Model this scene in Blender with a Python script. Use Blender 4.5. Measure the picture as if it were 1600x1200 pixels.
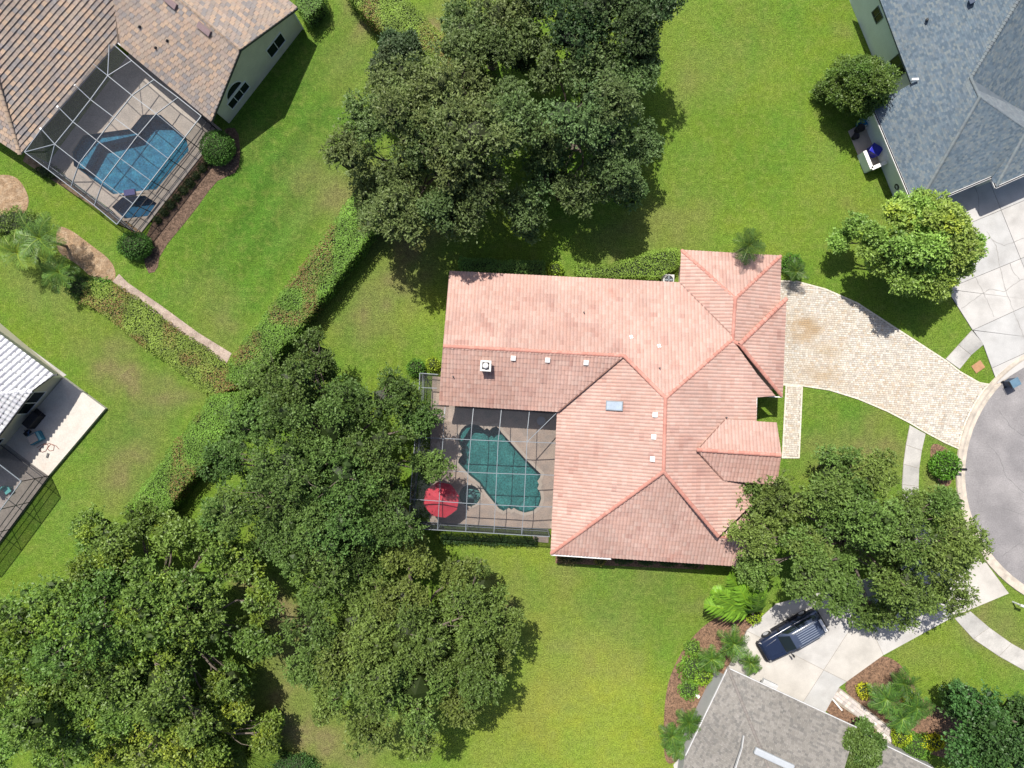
import bpy, bmesh, math, random
import numpy as np
from mathutils import Vector, Matrix
from mathutils.geometry import tessellate_polygon

for o in list(bpy.data.objects):
    bpy.data.objects.remove(o)
random.seed(7)
RNG = np.random.default_rng(7)
SC = bpy.context.scene
C = SC.collection

# ------------------------------------------------------------------ camera, sky, sun, exposure
S = 18.0                     # photograph pixels per metre on the ground
H = 800 / S / 0.75           # drone height in metres (24 mm lens)
cam_data = bpy.data.cameras.new('camera'); cam_data.sensor_width = 36; cam_data.lens = 24.0
cam_data.clip_start = 0.5; cam_data.clip_end = 3000
cam = bpy.data.objects.new('camera', cam_data); C.objects.link(cam)
cam.location = (0, 0, H); cam.rotation_euler = (0, 0, 0)
SC.camera = cam

SUN_EL = math.radians(59); SH = Vector((0.42, -0.91)).normalized()      # direction in which shadows fall
world = bpy.data.worlds.new('World'); SC.world = world; world.use_nodes = True
wn = world.node_tree.nodes; wl = world.node_tree.links
sky = wn.new('ShaderNodeTexSky'); sky.sky_type = 'NISHITA'; sky.sun_disc = False
sky.air_density = .7; sky.dust_density = 2.0; sky.sun_elevation = SUN_EL; sky.sun_rotation = math.atan2(-SH.x, -SH.y)
wl.new(sky.outputs[0], wn['Background'].inputs[0]); wn['Background'].inputs[1].default_value = 0.105
sun_data = bpy.data.lights.new('sun', 'SUN'); sun_data.energy = 4.45; sun_data.angle = math.radians(0.53); sun_data.color = (1.0, 0.955, 0.88)
sun = bpy.data.objects.new('sun', sun_data); C.objects.link(sun); sun.location = (-20, 40, 60)
sun.rotation_euler = Vector((SH.x * math.cos(SUN_EL), SH.y * math.cos(SUN_EL), -math.sin(SUN_EL))).to_track_quat('-Z', 'Y').to_euler()
SC.view_settings.view_transform = 'Standard'; SC.view_settings.look = 'None'
SC.view_settings.gamma = 1.0; SC.view_settings.use_curve_mapping = False
SC.view_settings.exposure = 0.62
SC.cycles.max_bounces = 8; SC.cycles.transparent_max_bounces = 24; SC.cycles.diffuse_bounces = 3
SC.cycles.caustics_reflective = False; SC.cycles.caustics_refractive = False

# ------------------------------------------------------------------ measuring helpers
def W(px, py, z=0.0):
    """point at height z seen at a spot of the survey photograph"""
    k = (H - z) / H
    return Vector(((px - 800) / S * k, (600 - py) / S * k, z))
def WP(pts, z=0.0): return [W(p[0], p[1], z) for p in pts]
def G(px, py, z): v = W(px, py, z); return Vector((v.x, v.y, 0))

def noise2(x, y, scale, seed=0):
    """smooth value noise 0..1 (numpy)"""
    x = np.asarray(x, float) / scale + 37.2 * seed; y = np.asarray(y, float) / scale - 11.7 * seed
    xi = np.floor(x).astype(np.int64); yi = np.floor(y).astype(np.int64)
    fx = x - xi; fy = y - yi; fx = fx * fx * (3 - 2 * fx); fy = fy * fy * (3 - 2 * fy)
    def h(a, b):
        n = (a * 374761393 + b * 668265263 + seed * 974634777) & 0x7fffffff
        n = ((n ^ (n >> 13)) * 1274126177) & 0x7fffffff
        return ((n ^ (n >> 16)) & 0xffff) / 65535.0
    return (h(xi, yi) * (1 - fx) + h(xi + 1, yi) * fx) * (1 - fy) + (h(xi, yi + 1) * (1 - fx) + h(xi + 1, yi + 1) * fx) * fy
def in_poly(x, y, poly):
    x = np.asarray(x); y = np.asarray(y); r = np.zeros(x.shape, bool); n = len(poly)
    for i in range(n):
        x1, y1 = poly[i][0], poly[i][1]; x2, y2 = poly[(i + 1) % n][0], poly[(i + 1) % n][1]
        if y1 == y2: continue
        c = ((y1 > y) != (y2 > y)) & (x < (x2 - x1) * (y - y1) / (y2 - y1) + x1)
        r ^= c
    return r
def area2(p): return 0.5 * sum(p[i][0] * p[(i + 1) % len(p)][1] - p[(i + 1) % len(p)][0] * p[i][1] for i in range(len(p)))
def ccw(p): p = list(p); return p if area2(p) > 0 else p[::-1]
def offset(poly, d):
    """inward offset of a simple polygon"""
    p = [Vector((q[0], q[1])) for q in ccw(poly)]; n = len(p); out = []
    for i in range(n):
        a, b, c = p[i - 1], p[i], p[(i + 1) % n]
        e1 = (b - a).normalized(); e2 = (c - b).normalized()
        n1 = Vector((-e1.y, e1.x)); n2 = Vector((-e2.y, e2.x))
        m = n1 + n2
        if m.length < 1e-4: m = n1
        m.normalize(); k = max(0.45, m.dot(n1))
        out.append(b + m * (d / k))
    return out
def smooth_closed(pts, it=2):
    p = [Vector((q[0], q[1])) for q in pts]
    for _ in range(it):
        o = []
        for i in range(len(p)):
            a, b = p[i], p[(i + 1) % len(p)]
            o += [a * .75 + b * .25, a * .25 + b * .75]
        p = o
    return p

# ------------------------------------------------------------------ object helpers
def tag(o, label, cat, group=None, kind=None):
    if label: o['label'] = label
    if cat: o['category'] = cat
    if group: o['group'] = group
    if kind: o['kind'] = kind
    return o
def thing(name, label, cat, loc=(0, 0, 0), group=None, rz=0.0):
    o = bpy.data.objects.new(name, None); C.objects.link(o); o.empty_display_size = .3
    o.location = loc; o.rotation_euler = (0, 0, rz)
    return tag(o, label, cat, group)
def origin(parent):
    v = Vector((0, 0, 0))
    while parent is not None:
        v += Vector(parent.location); parent = parent.parent
    return v
def link(name, me, mat, parent=None, local=False, smooth=False):
    """link a mesh given in world coordinates under its parent"""
    o = bpy.data.objects.new(name, me); C.objects.link(o)
    if mat is not None:
        for m in (mat if isinstance(mat, (list, tuple)) else [mat]): me.materials.append(m)
    if parent is not None:
        o.parent = parent
        if not local:
            off = origin(parent)
            if off.length > 0: me.transform(Matrix.Translation(-off))
    if smooth:
        me.polygons.foreach_set('use_smooth', np.ones(len(me.polygons), bool))
    return o
def np_mesh(name, V, F, Cv=None):
    me = bpy.data.meshes.new(name)
    V = np.asarray(V, np.float32); F = np.asarray(F, np.int32); k = F.shape[1]
    me.vertices.add(len(V)); me.vertices.foreach_set('co', V.ravel())
    me.loops.add(F.size); me.loops.foreach_set('vertex_index', F.ravel())
    me.polygons.add(len(F)); me.polygons.foreach_set('loop_start', np.arange(0, F.size, k, dtype=np.int32))
    me.update(calc_edges=True); me.shade_flat()
    if Cv is not None:
        a = me.color_attributes.new('Col', 'FLOAT_COLOR', 'POINT')
        c = np.ones((len(V), 4), np.float32); c[:, :3] = Cv
        a.data.foreach_set('color', c.ravel())
    return me

class MB:
    """collects faces of one mesh"""
    def __init__(s): s.v = []; s.f = []; s.c = []; s.m = []
    def face(s, pts, col=None, m=0):
        b = len(s.v); s.v += [tuple(p) for p in pts]; s.f.append(tuple(range(b, b + len(pts)))); s.c.append(col); s.m.append(m); return s
    def mesh(s, v, f, col=None, m=0):
        b = len(s.v); s.v += [tuple(p) for p in v]
        for q in f: s.f.append(tuple(b + i for i in q)); s.c.append(col); s.m.append(m)
        return s
    def prism(s, poly, z0, z1, col=None, m=0, bottom=True):
        p = ccw(poly); n = len(p)
        v = [(q[0], q[1], z0) for q in p] + [(q[0], q[1], z1) for q in p]
        f = [tuple(range(n, 2 * n))] + [(i, (i + 1) % n, n + (i + 1) % n, n + i) for i in range(n)]
        if bottom: f.append(tuple(range(n - 1, -1, -1)))
        return s.mesh(v, f, col, m)
    def box(s, c, dx, dy, dz, ang=0.0, col=None, m=0, top=1.0):
        """box standing on c=(x,y,zbottom), top scaled by top"""
        ca, sa = math.cos(ang), math.sin(ang); v = []
        for z, k in ((0, 1), (dz, top)):
            for sx, sy in ((-1, -1), (1, -1), (1, 1), (-1, 1)):
                x, y = sx * dx / 2 * k, sy * dy / 2 * k
                v.append((c[0] + x * ca - y * sa, c[1] + x * sa + y * ca, c[2] + z))
        return s.mesh(v, [(3, 2, 1, 0), (4, 5, 6, 7), (0, 1, 5, 4), (1, 2, 6, 5), (2, 3, 7, 6), (3, 0, 4, 7)], col, m)
    def beam(s, p, q, w, h, up=None, col=None, m=0):
        p = Vector(p); q = Vector(q); d = (q - p).normalized()
        up = Vector(up) if up is not None else (Vector((0, 0, 1)) if abs(d.z) < .95 else Vector((0, 1, 0)))
        a = d.cross(up).normalized(); b = a.cross(d).normalized()
        v = []
        for e in (p, q):
            for sx, sy in ((-1, -1), (1, -1), (1, 1), (-1, 1)): v.append(e + a * (sx * w / 2) + b * (sy * h / 2))
        return s.mesh(v, [(3, 2, 1, 0), (4, 5, 6, 7), (0, 1, 5, 4), (1, 2, 6, 5), (2, 3, 7, 6), (3, 0, 4, 7)], col, m)
    def tube(s, pts, rad, n=6, col=None, m=0, caps=True):
        pts = [Vector(p) for p in pts]; rings = []; b = len(s.v); ref = Vector((.3, .9, .2))
        for i, p in enumerate(pts):
            d = (pts[min(i + 1, len(pts) - 1)] - pts[max(i - 1, 0)]).normalized()
            a = d.cross(ref)
            if a.length < .05: a = d.cross(Vector((1, 0, 0)))
            a.normalize(); c = d.cross(a); r = rad[i] if hasattr(rad, '__len__') else rad
            rings.append([p + (a * math.cos(t) + c * math.sin(t)) * r for t in [2 * math.pi * k / n for k in range(n)]])
        v = [q for r in rings for q in r]; f = []
        for i in range(len(pts) - 1):
            for k in range(n): f.append((i * n + k, i * n + (k + 1) % n, (i + 1) * n + (k + 1) % n, (i + 1) * n + k))
        if caps: f += [tuple(range(n - 1, -1, -1)), tuple(range((len(pts) - 1) * n, len(pts) * n))]
        return s.mesh(v, f, col, m)
    def lathe(s, c, prof, n=16, col=None, m=0, sq=1.0):
        v = []; f = []
        for r, z in prof:
            for k in range(n): t = 2 * math.pi * k / n; v.append((c[0] + r * math.cos(t), c[1] + r * sq * math.sin(t), c[2] + z))
        for i in range(len(prof) - 1):
            for k in range(n): f.append((i * n + k, i * n + (k + 1) % n, (i + 1) * n + (k + 1) % n, (i + 1) * n + k))
        f += [tuple(range(n - 1, -1, -1)), tuple(range((len(prof) - 1) * n, len(prof) * n))]
        return s.mesh(v, f, col, m)
    def xform(s, M): s.v = [tuple(M @ Vector(p)) for p in s.v]; return s
    def build(s, name, mat, parent=None, smooth=False, local=False, bevel=0.0):
        me = bpy.data.meshes.new(name); me.from_pydata(s.v, [], s.f)
        if any(c is not None for c in s.c):
            a = me.color_attributes.new('Col', 'FLOAT_COLOR', 'CORNER'); arr = []
            for f, c in zip(s.f, s.c):
                c = c if c is not None else (.5, .5, .5); arr += [c[0], c[1], c[2], 1.0] * len(f)
            a.data.foreach_set('color', arr)
        if any(s.m): me.polygons.foreach_set('material_index', s.m)
        if bevel > 0:
            bm = bmesh.new(); bm.from_mesh(me); bmesh.ops.remove_doubles(bm, verts=bm.verts, dist=1e-4)
            bmesh.ops.bevel(bm, geom=list(bm.edges), offset=bevel, segments=2, affect='EDGES', profile=.6, clamp_overlap=True)
            bm.to_mesh(me); bm.free()
        me.update()
        return link(name, me, mat, parent, local, smooth)
def flat(name, polys, z, mat, parent=None, holes=(), thick=0.0):
    """flat sheet (first polygon minus holes) with an optional skirt downwards"""
    outer = ccw(polys); hs = [ccw(h)[::-1] for h in holes]
    loops = [outer] + hs; vs = [Vector((q[0], q[1], 0)) for L in loops for q in L]
    tris = tessellate_polygon([[Vector((q[0], q[1], 0)) for q in L] for L in loops])
    mb = MB(); v = [(p.x, p.y, z) for p in vs]; f = []
    for t in tris:
        a, b, c = (vs[i] for i in t)
        f.append(tuple(t) if (b - a).cross(c - a).z > 0 else tuple(reversed(t)))
    mb.mesh(v, f)
    if thick:
        b0 = 0
        for L in loops:
            n = len(L)
            for i in range(n):
                p, q = L[i], L[(i + 1) % n]
                mb.face([(p[0], p[1], z - thick), (q[0], q[1], z - thick), (q[0], q[1], z), (p[0], p[1], z)])
    return mb.build(name, mat, parent)

# ------------------------------------------------------------------ materials
MATS = {}
def pm(name, col=(.5, .5, .5), rough=.75, var=.12, scale=1.5, fine=.1, fscale=18., bump=0., bscale=30., spec=.3, metal=0., vcol=False, col2=None, c2scale=.4, c2lo=.45, c2hi=.65):
    if name in MATS: return MATS[name]
    m = bpy.data.materials.new(name); m.use_nodes = True; nt = m.node_tree; N = nt.nodes; L = nt.links
    P = N['Principled BSDF']; P.inputs['Roughness'].default_value = rough; P.inputs['Metallic'].default_value = metal
    P.inputs['Specular IOR Level'].default_value = spec
    geo = N.new('ShaderNodeNewGeometry')
    def noise(sc, det=3., rg=.55):
        n = N.new('ShaderNodeTexNoise'); n.inputs['Scale'].default_value = sc; n.inputs['Detail'].default_value = det; n.inputs['Roughness'].default_value = rg
        L.new(geo.outputs['Position'], n.inputs['Vector']); return n.outputs['Fac']
    if vcol:
        a = N.new('ShaderNodeAttribute'); a.attribute_name = 'Col'; cur = a.outputs['Color']
    else:
        r = N.new('ShaderNodeRGB'); r.outputs[0].default_value = (*col, 1); cur = r.outputs[0]
    if col2 is not None:
        mr = N.new('ShaderNodeMapRange'); mr.inputs[1].default_value = c2lo; mr.inputs[2].default_value = c2hi; mr.clamp = True
        L.new(noise(c2scale, 4.), mr.inputs[0])
        mx = N.new('ShaderNodeMix'); mx.data_type = 'RGBA'; L.new(mr.outputs[0], mx.inputs[0]); L.new(cur, mx.inputs[6]); mx.inputs[7].default_value = (*col2, 1); cur = mx.outputs[2]
    for amt, sc in ((var, scale), (fine, fscale)):
        if amt <= 0: continue
        mr = N.new('ShaderNodeMapRange'); mr.inputs[1].default_value = .28; mr.inputs[2].default_value = .72
        mr.inputs[3].default_value = 1 - amt; mr.inputs[4].default_value = 1 + amt; L.new(noise(sc), mr.inputs[0])
        vm = N.new('ShaderNodeVectorMath'); vm.operation = 'SCALE'; L.new(cur, vm.inputs[0]); L.new(mr.outputs[0], vm.inputs['Scale']); cur = vm.outputs[0]
    L.new(cur, P.inputs['Base Color'])
    if bump > 0:
        b = N.new('ShaderNodeBump'); b.inputs['Strength'].default_value = 1.0; b.inputs['Distance'].default_value = bump
        L.new(noise(bscale, 3.), b.inputs['Height']); L.new(b.outputs[0], P.inputs['Normal'])
    MATS[name] = m; return m
def leafmat(name, trans=.22, rough=.5, spec=.22):
    if name in MATS: return MATS[name]
    m = bpy.data.materials.new(name); m.use_nodes = True; nt = m.node_tree; N = nt.nodes; L = nt.links
    P = N['Principled BSDF']; P.inputs['Roughness'].default_value = rough; P.inputs['Specular IOR Level'].default_value = spec
    a = N.new('ShaderNodeAttribute'); a.attribute_name = 'Col'; L.new(a.outputs['Color'], P.inputs['Base Color'])
    t = N.new('ShaderNodeBsdfTranslucent'); vm = N.new('ShaderNodeVectorMath'); vm.operation = 'MULTIPLY'; vm.inputs[1].default_value = (1.25, 1.35, .6)
    L.new(a.outputs['Color'], vm.inputs[0]); L.new(vm.outputs[0], t.inputs['Color'])
    mx = N.new('ShaderNodeMixShader'); mx.inputs[0].default_value = trans
    L.new(P.outputs[0], mx.inputs[1]); L.new(t.outputs[0], mx.inputs[2]); L.new(mx.outputs[0], N['Material Output'].inputs['Surface'])
    MATS[name] = m; return m
def screenmat(name, opacity, col=(.02, .022, .03)):
    m = bpy.data.materials.new(name); m.use_nodes = True; nt = m.node_tree; N = nt.nodes; L = nt.links
    P = N['Principled BSDF']; P.inputs['Base Color'].default_value = (*col, 1); P.inputs['Roughness'].default_value = .7
    t = N.new('ShaderNodeBsdfTransparent'); mx = N.new('ShaderNodeMixShader'); mx.inputs[0].default_value = opacity
    # the weave: threads too fine to see singly, slightly uneven
    geo = N.new('ShaderNodeNewGeometry'); n = N.new('ShaderNodeTexNoise'); n.inputs['Scale'].default_value = 1.2; L.new(geo.outputs['Position'], n.inputs['Vector'])
    mr = N.new('ShaderNodeMapRange'); mr.inputs[3].default_value = opacity * .85; mr.inputs[4].default_value = opacity * 1.15; L.new(n.outputs['Fac'], mr.inputs[0]); L.new(mr.outputs[0], mx.inputs[0])
    L.new(t.outputs[0], mx.inputs[1]); L.new(P.outputs[0], mx.inputs[2]); L.new(mx.outputs[0], N['Material Output'].inputs['Surface']); return m
def watermat(name, tint):
    m = bpy.data.materials.new(name); m.use_nodes = True; nt = m.node_tree; N = nt.nodes; L = nt.links
    N.remove(N['Principled BSDF'])
    t = N.new('ShaderNodeBsdfTransparent'); t.inputs[0].default_value = (*tint, 1)
    g = N.new('ShaderNodeBsdfGlossy'); g.inputs['Roughness'].default_value = .03
    fr = N.new('ShaderNodeFresnel'); fr.inputs[0].default_value = 1.33
    geo = N.new('ShaderNodeNewGeometry'); n = N.new('ShaderNodeTexNoise'); n.inputs['Scale'].default_value = 5.; n.inputs['Detail'].default_value = 3; L.new(geo.outputs['Position'], n.inputs['Vector'])
    b = N.new('ShaderNodeBump'); b.inputs['Distance'].default_value = .02; L.new(n.outputs['Fac'], b.inputs['Height']); L.new(b.outputs[0], g.inputs['Normal']); L.new(b.outputs[0], fr.inputs['Normal'])
    mx = N.new('ShaderNodeMixShader'); L.new(fr.outputs[0], mx.inputs[0]); L.new(t.outputs[0], mx.inputs[1]); L.new(g.outputs[0], mx.inputs[2])
    L.new(mx.outputs[0], N['Material Output'].inputs['Surface']); return m

M_LEAF = leafmat('oak_leaf'); M_LEAFG = leafmat('glossy_leaf', .24, .45, .28); M_HEDGE = leafmat('hedge_leaf', .25, .55, .2)
M_BARK = pm('bark', (.13, .105, .085), .9, .3, 2, .25, 14, .02, 20); M_BARKP = pm('palm_bark', (.2, .16, .12), .9, .25, 4, .2, 20, .02, 12)
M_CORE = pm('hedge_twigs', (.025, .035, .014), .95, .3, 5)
M_WHITE = pm('white_paint', (.72, .71, .69), .5, .06, 2, .04)
M_ALU = pm('aluminium', (.2, .225, .25), .45, .06, 2, .03, spec=.5)
M_BRONZE = pm('dark_frame', (.06, .06, .065), .5, .1, 2, .04)
M_GLASS = pm('window_glass', (.012, .018, .02), .12, .1, .5, 0, spec=.35)
M_BLACK = pm('black_plastic', (.015, .015, .017), .45, .15, 4, .1)
M_CONC = pm('concrete', (.42, .405, .385), .85, .13, .6, .09, 14, .003, 40, col2=(.33, .315, .295), c2scale=.5, c2lo=.5, c2hi=.8)
M_CONCG = pm('grey_concrete', (.35, .34, .32), .85, .16, .8, .1, 12, .003, 40, col2=(.24, .235, .225), c2scale=.6, c2lo=.5, c2hi=.75)
M_KERB = pm('kerb_concrete', (.47, .41, .34), .85, .14, 1.2, .08, 12, .003, 40, col2=(.36, .32, .27), c2scale=1.3)
M_MULCH = pm('mulch', (.2, .12, .075), .95, .3, 2.2, .5, 11, .05, 16, col2=(.1, .06, .04), c2scale=5)
M_SOIL = pm('soil', (.24, .16, .095), .95, .25, 1.5, .35, 9, .04, 14, col2=(.3, .22, .145), c2scale=2.)
# ------------------------------------------------------------------ ground
MAIN_DECK = WP([(676, 588), (706, 590), (703, 628), (880, 640), (872, 826), (672, 818), (673, 640)])
LEFT_DECK = WP([(203, 84), (76, 256), (222, 363), (347, 203)])
LANAI_DECK = WP([(103, 700), (80, 742), (-30, 890), (-60, 870), (-60, 690)])
POOL_A = [(640 + x / 5, 620 + y / 5) for x, y in [(382, 345), (388, 290), (405, 255), (435, 225), (485, 210), (535, 220), (570, 243), (583, 260), (605, 243), (625, 262), (648, 238), (680, 232), (703, 250), (715, 275), (800, 367), (900, 480), (1025, 603), (1018, 630), (998, 657), (1010, 683), (998, 715), (1020, 745), (1027, 795), (1010, 850), (965, 888), (900, 903), (845, 885), (815, 866), (795, 880), (775, 866), (735, 890), (700, 872), (600, 752), (545, 672), (470, 612), (380, 512), (385, 485), (412, 452), (398, 425), (410, 400), (393, 375)]]
POOL_A = WP(POOL_A); SPA_A = [(W(734, 774).x + .92 * math.cos(t), W(734, 774).y + .92 * math.sin(t)) for t in [2 * math.pi * k / 24 for k in range(24)]]
POOL_B = WP([(114, 238), (131, 212), (206, 202), (224, 180), (252, 180), (292, 216), (296, 236), (245, 297), (235, 297), (178, 304), (117, 260)])
SPA_B = WP([(176, 324), (192, 309), (227, 306), (246, 318), (232, 338), (196, 342)])

DRY = [  # worn, dry or lush areas of the lawns (px, py, radius px, amount)
 (640, 375, 75, .75), (610, 470, 45, .5), (560, 500, 50, .5), (470, 560, 60, .35), (430, 960, 55, 1.1), (445, 1050, 45, .7), (440, 1130, 60, .9), (500, 1180, 60, .7), (410, 900, 25, 1.0),
 (190, 565, 42, .85), (270, 625, 35, .8), (220, 620, 60, .35), (150, 540, 40, .35), (200, 720, 60, .45), (180, 760, 50, .4), (50, 455, 60, .25), (110, 460, 50, .25), (20, 430, 40, .2),
 (560, 55, 32, .65), (525, 15, 22, .7), (540, 100, 60, .3), (500, 270, 70, .3), (590, 300, 50, .45), (520, 300, 60, .25), (690, 50, 18, .8), (720, 20, 40, .3), (350, 520, 35, .5), (300, 470, 40, .25),
 (1080, 120, 40, .3), (1050, 350, 70, .35), (1150, 60, 60, .2), (1330, 45, 20, .4), (1330, 300, 30, .3), (960, 400, 60, .35),
 (1350, 700, 35, .55), (1400, 720, 28, .6), (1330, 740, 40, .5), (1290, 700, 40, .3), (1460, 690, 14, .9), (1470, 775, 22, .7), (1490, 800, 14, .8), (1375, 645, 25, .3),
 (1530, 965, 25, .7), (1570, 1000, 30, .4), (1430, 1010, 40, .2), (760, 900, 35, .45), (790, 945, 25, .6), (860, 950, 60, .2), (960, 960, 120, .15), (820, 1130, 90, .2), (900, 1050, 90, .2), (1020, 900, 45, .3), (1090, 945, 25, .4), (870, 890, 30, .3), (560, 1150, 60, .4), (400, 850, 30, .5)]
LUSH = [(900, 1150, 190, .9), (960, 1080, 120, .5), (820, 870, 70, .4), (680, 470, 60, .5), (1000, 940, 90, -.5), (440, 180, 130, -.5), (420, 330, 150, -.5), (330, 440, 90, -.35), (1200, 200, 190, .1), (470, 60, 70, -.2), (1450, 1030, 100, .3), (1300, 640, 60, -.2), (200, 660, 60, -.3), (1330, 250, 60, .25), (1180, 380, 60, .2), (1120, 200, 90, -.15)]
def ground_colour(x, y):
    px = x * S + 800; py = 600 - y * S
    jx = px + 26 * (noise2(x, y, 1.3, 3) - .5) + 60 * (noise2(x, y, 4, 4) - .5); jy = py + 26 * (noise2(x, y, 1.3, 5) - .5) + 60 * (noise2(x, y, 4, 6) - .5)
    dry = np.zeros_like(x)
    for a, b, r, s in DRY: dry += s * np.exp(-((jx - a) ** 2 + (jy - b) ** 2) / (r * r) * 1.2)
    lush = np.zeros_like(x)
    for a, b, r, s in LUSH: lush += s * np.exp(-((jx - a) ** 2 + (jy - b) ** 2) / (r * r) * 1.2)
    n = noise2(x, y, 5.5, 1) * .5 + noise2(x, y, 2.2, 2) * .3 + noise2(x, y, .9, 8) * .2
    hue = noise2(x, y, 1.0, 21) * .5 + noise2(x, y, 3.1, 22) * .5
    base = np.stack([.070 + .024 * n + .042 * hue, .150 + .038 * n + .012 * hue, .016 + .007 * n], -1)
    base *= (1 + .34 * np.clip(lush, -1, 1.2))[:, None]
    base[:, 0] *= 1 + .35 * np.clip(lush, -1, 1)
    d = np.clip(dry * (.55 + .9 * noise2(x, y, 1.1, 9)) + .55 * np.clip(n - .52, 0, 1), 0, .92)
    # mower stripes of the striped lawn behind the tan house
    m = np.exp(-((px - 430) ** 2 / 150. ** 2 + (py - 290) ** 2 / 260. ** 2))
    st = np.sin((px * .80 + py * .6) / 7.5) * .5 + .5
    base *= (1 + .26 * m * (st - .5))[:, None]
    dc = np.array([.155, .135, .058]); bare = np.array([.25, .19, .125])
    col = base * (1 - d[:, None]) + dc * d[:, None]
    bz = np.clip((dry - .85) * 1.6 * noise2(x, y, .7, 12), 0, .8)[:, None]
    return col * (1 - bz) + bare * bz
def axis(a, b, st, far):
    core = np.arange(a, b + st / 2, st); e = [st * 3, st * 10, 25, 60, 150, far]
    return np.concatenate([[a - v for v in e[::-1]], core, [b + v for v in e]])
gx = axis(-50, 50, .4, 900); gy = axis(-38, 38, .4, 900)
XX, YY = np.meshgrid(gx, gy); nx, ny = len(gx), len(gy)
V = np.stack([XX.ravel(), YY.ravel(), np.zeros(nx * ny)], -1)
idx = np.arange(nx * ny).reshape(ny, nx)
F = np.stack([idx[:-1, :-1], idx[:-1, 1:], idx[1:, 1:], idx[1:, :-1]], -1).reshape(-1, 4)
fc = V[F].mean(1); keep = np.ones(len(F), bool)
for P_, o_ in ((POOL_A, -.45), (POOL_B, -.45), (SPA_A, -.45), (SPA_B, -.45)): keep &= ~in_poly(fc[:, 0], fc[:, 1], offset(P_, o_))
F = F[keep]
M_GRASS = pm('lawn', rough=.9, vcol=True, var=.2, scale=2.6, fine=.5, fscale=9., bump=.1, bscale=11., spec=.12, col2=(.145, .172, .04), c2scale=1.3, c2lo=.48, c2hi=.95)
g = link('ground', np_mesh('ground', V, F, ground_colour(V[:, 0], V[:, 1])), M_GRASS)
tag(g, 'mown lawns around the houses, green with dry yellow patches', 'lawn', kind='structure')

# mown blades standing up from the lawn
def blades(n, box, seed, hide):
    r = np.random.default_rng(seed); x = r.uniform(box[0], box[1], n); y = r.uniform(box[2], box[3], n)
    k = np.ones(n, bool)
    for P_ in hide: k &= ~in_poly(x, y, P_)
    return x[k], y[k], r

# ------------------------------------------------------------------ street, kerb, pavements, drives
CC = W(1713, 742)
def arc(r, a0, a1, n=48): return [(CC.x + r * math.cos(a0 + (a1 - a0) * i / n), CC.y + r * math.sin(a0 + (a1 - a0) * i / n)) for i in range(n + 1)]
RK = 211 / S
M_ASPH = pm('asphalt', (.20, .19, .192), .9, .12, .5, .16, 9, .006, 60, col2=(.245, .232, .23), c2scale=.25, c2lo=.4, c2hi=.7)
st = flat('street', arc(RK + .02, 0, 2 * math.pi, 96)[:-1], .016, M_ASPH)
tag(st, 'round grey asphalt end of the street at the right edge', 'street', kind='structure')
STREET_CRACKS = [[(1540, 690), (1560, 712), (1572, 745), (1600, 770)], [(1530, 800), (1556, 790), (1600, 805)], [(1560, 640), (1580, 668), (1612, 690)], [(1565, 870), (1590, 850), (1615, 852)]]
kb = MB()
for i in range(72):
    a0, a1 = 2 * math.pi * i / 72, 2 * math.pi * (i + 1) / 72
    pr = [(RK - .32, .024), (RK - .02, .034), (RK + .2, .12), (RK + .46, .13), (RK + .5, .0)]
    for (r0, z0), (r1, z1) in zip(pr[:-1], pr[1:]):
        kb.face([(CC.x + r0 * math.cos(a0), CC.y + r0 * math.sin(a0), z0), (CC.x + r1 * math.cos(a0), CC.y + r1 * math.sin(a0), z1), (CC.x + r1 * math.cos(a1), CC.y + r1 * math.sin(a1), z1), (CC.x + r0 * math.cos(a1), CC.y + r0 * math.sin(a1), z0)])
tag(kb.build('kerb', M_KERB), 'pale rolled concrete kerb curving around the street end', 'kerb', kind='structure')

def cut_cells(poly, lines):
    """split a polygon along joint lines given by two points each"""
    bm = bmesh.new(); vs = [bm.verts.new((q[0], q[1], 0)) for q in ccw(poly)]; bm.faces.new(vs)
    for a, b in lines:
        d = (Vector((b[0] - a[0], b[1] - a[1], 0))).normalized()
        bmesh.ops.bisect_plane(bm, geom=bm.verts[:] + bm.edges[:] + bm.faces[:], plane_co=(a[0], a[1], 0), plane_no=(-d.y, d.x, 0))
    out = [[(v.co.x, v.co.y) for v in f.verts] for f in bm.faces]; bm.free(); return out
def slabs(parent, cells, z, mat, joint=.018, name='slab'):
    for c in cells:
        if abs(area2(c)) < .05: continue
        p = offset(c, joint); mb = MB(); zz = z + random.uniform(-.004, .004)
        mb.prism(p, z - .07, zz, bottom=False); mb.build(name, random.choice(mat) if isinstance(mat, (list, tuple)) else mat, parent)
def drive(name, label, poly, z, base_mat):
    o = flat(name, poly, z - .03, base_mat, thick=.05); tag(o, label, 'driveway', kind='structure'); return o
M_JOINT = pm('joint_sand', (.27, .24, .2), .95, .2, 6)

M_CONC2 = pm('concrete_warm', (.43, .405, .37), .85, .13, .6, .09, 14, .003, 40, col2=(.34, .32, .29), c2scale=.5, c2lo=.5, c2hi=.8); M_CONC3 = pm('concrete_cool', (.39, .385, .375), .85, .13, .6, .09, 14, .003, 40, col2=(.31, .30, .285), c2scale=.5, c2lo=.48, c2hi=.8)
CONCS = [M_CONC, M_CONC2, M_CONC3]
M_CONCG2 = pm('grey_concrete_light', (.39, .375, .35), .85, .16, .8, .1, 12, .003, 40, col2=(.27, .26, .245), c2scale=.6, c2lo=.5, c2hi=.75); GREYS = [M_CONCG, M_CONCG2]
M_JOINTD = pm('dark_joint', (.07, .065, .06), .95, .2, 6)
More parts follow.
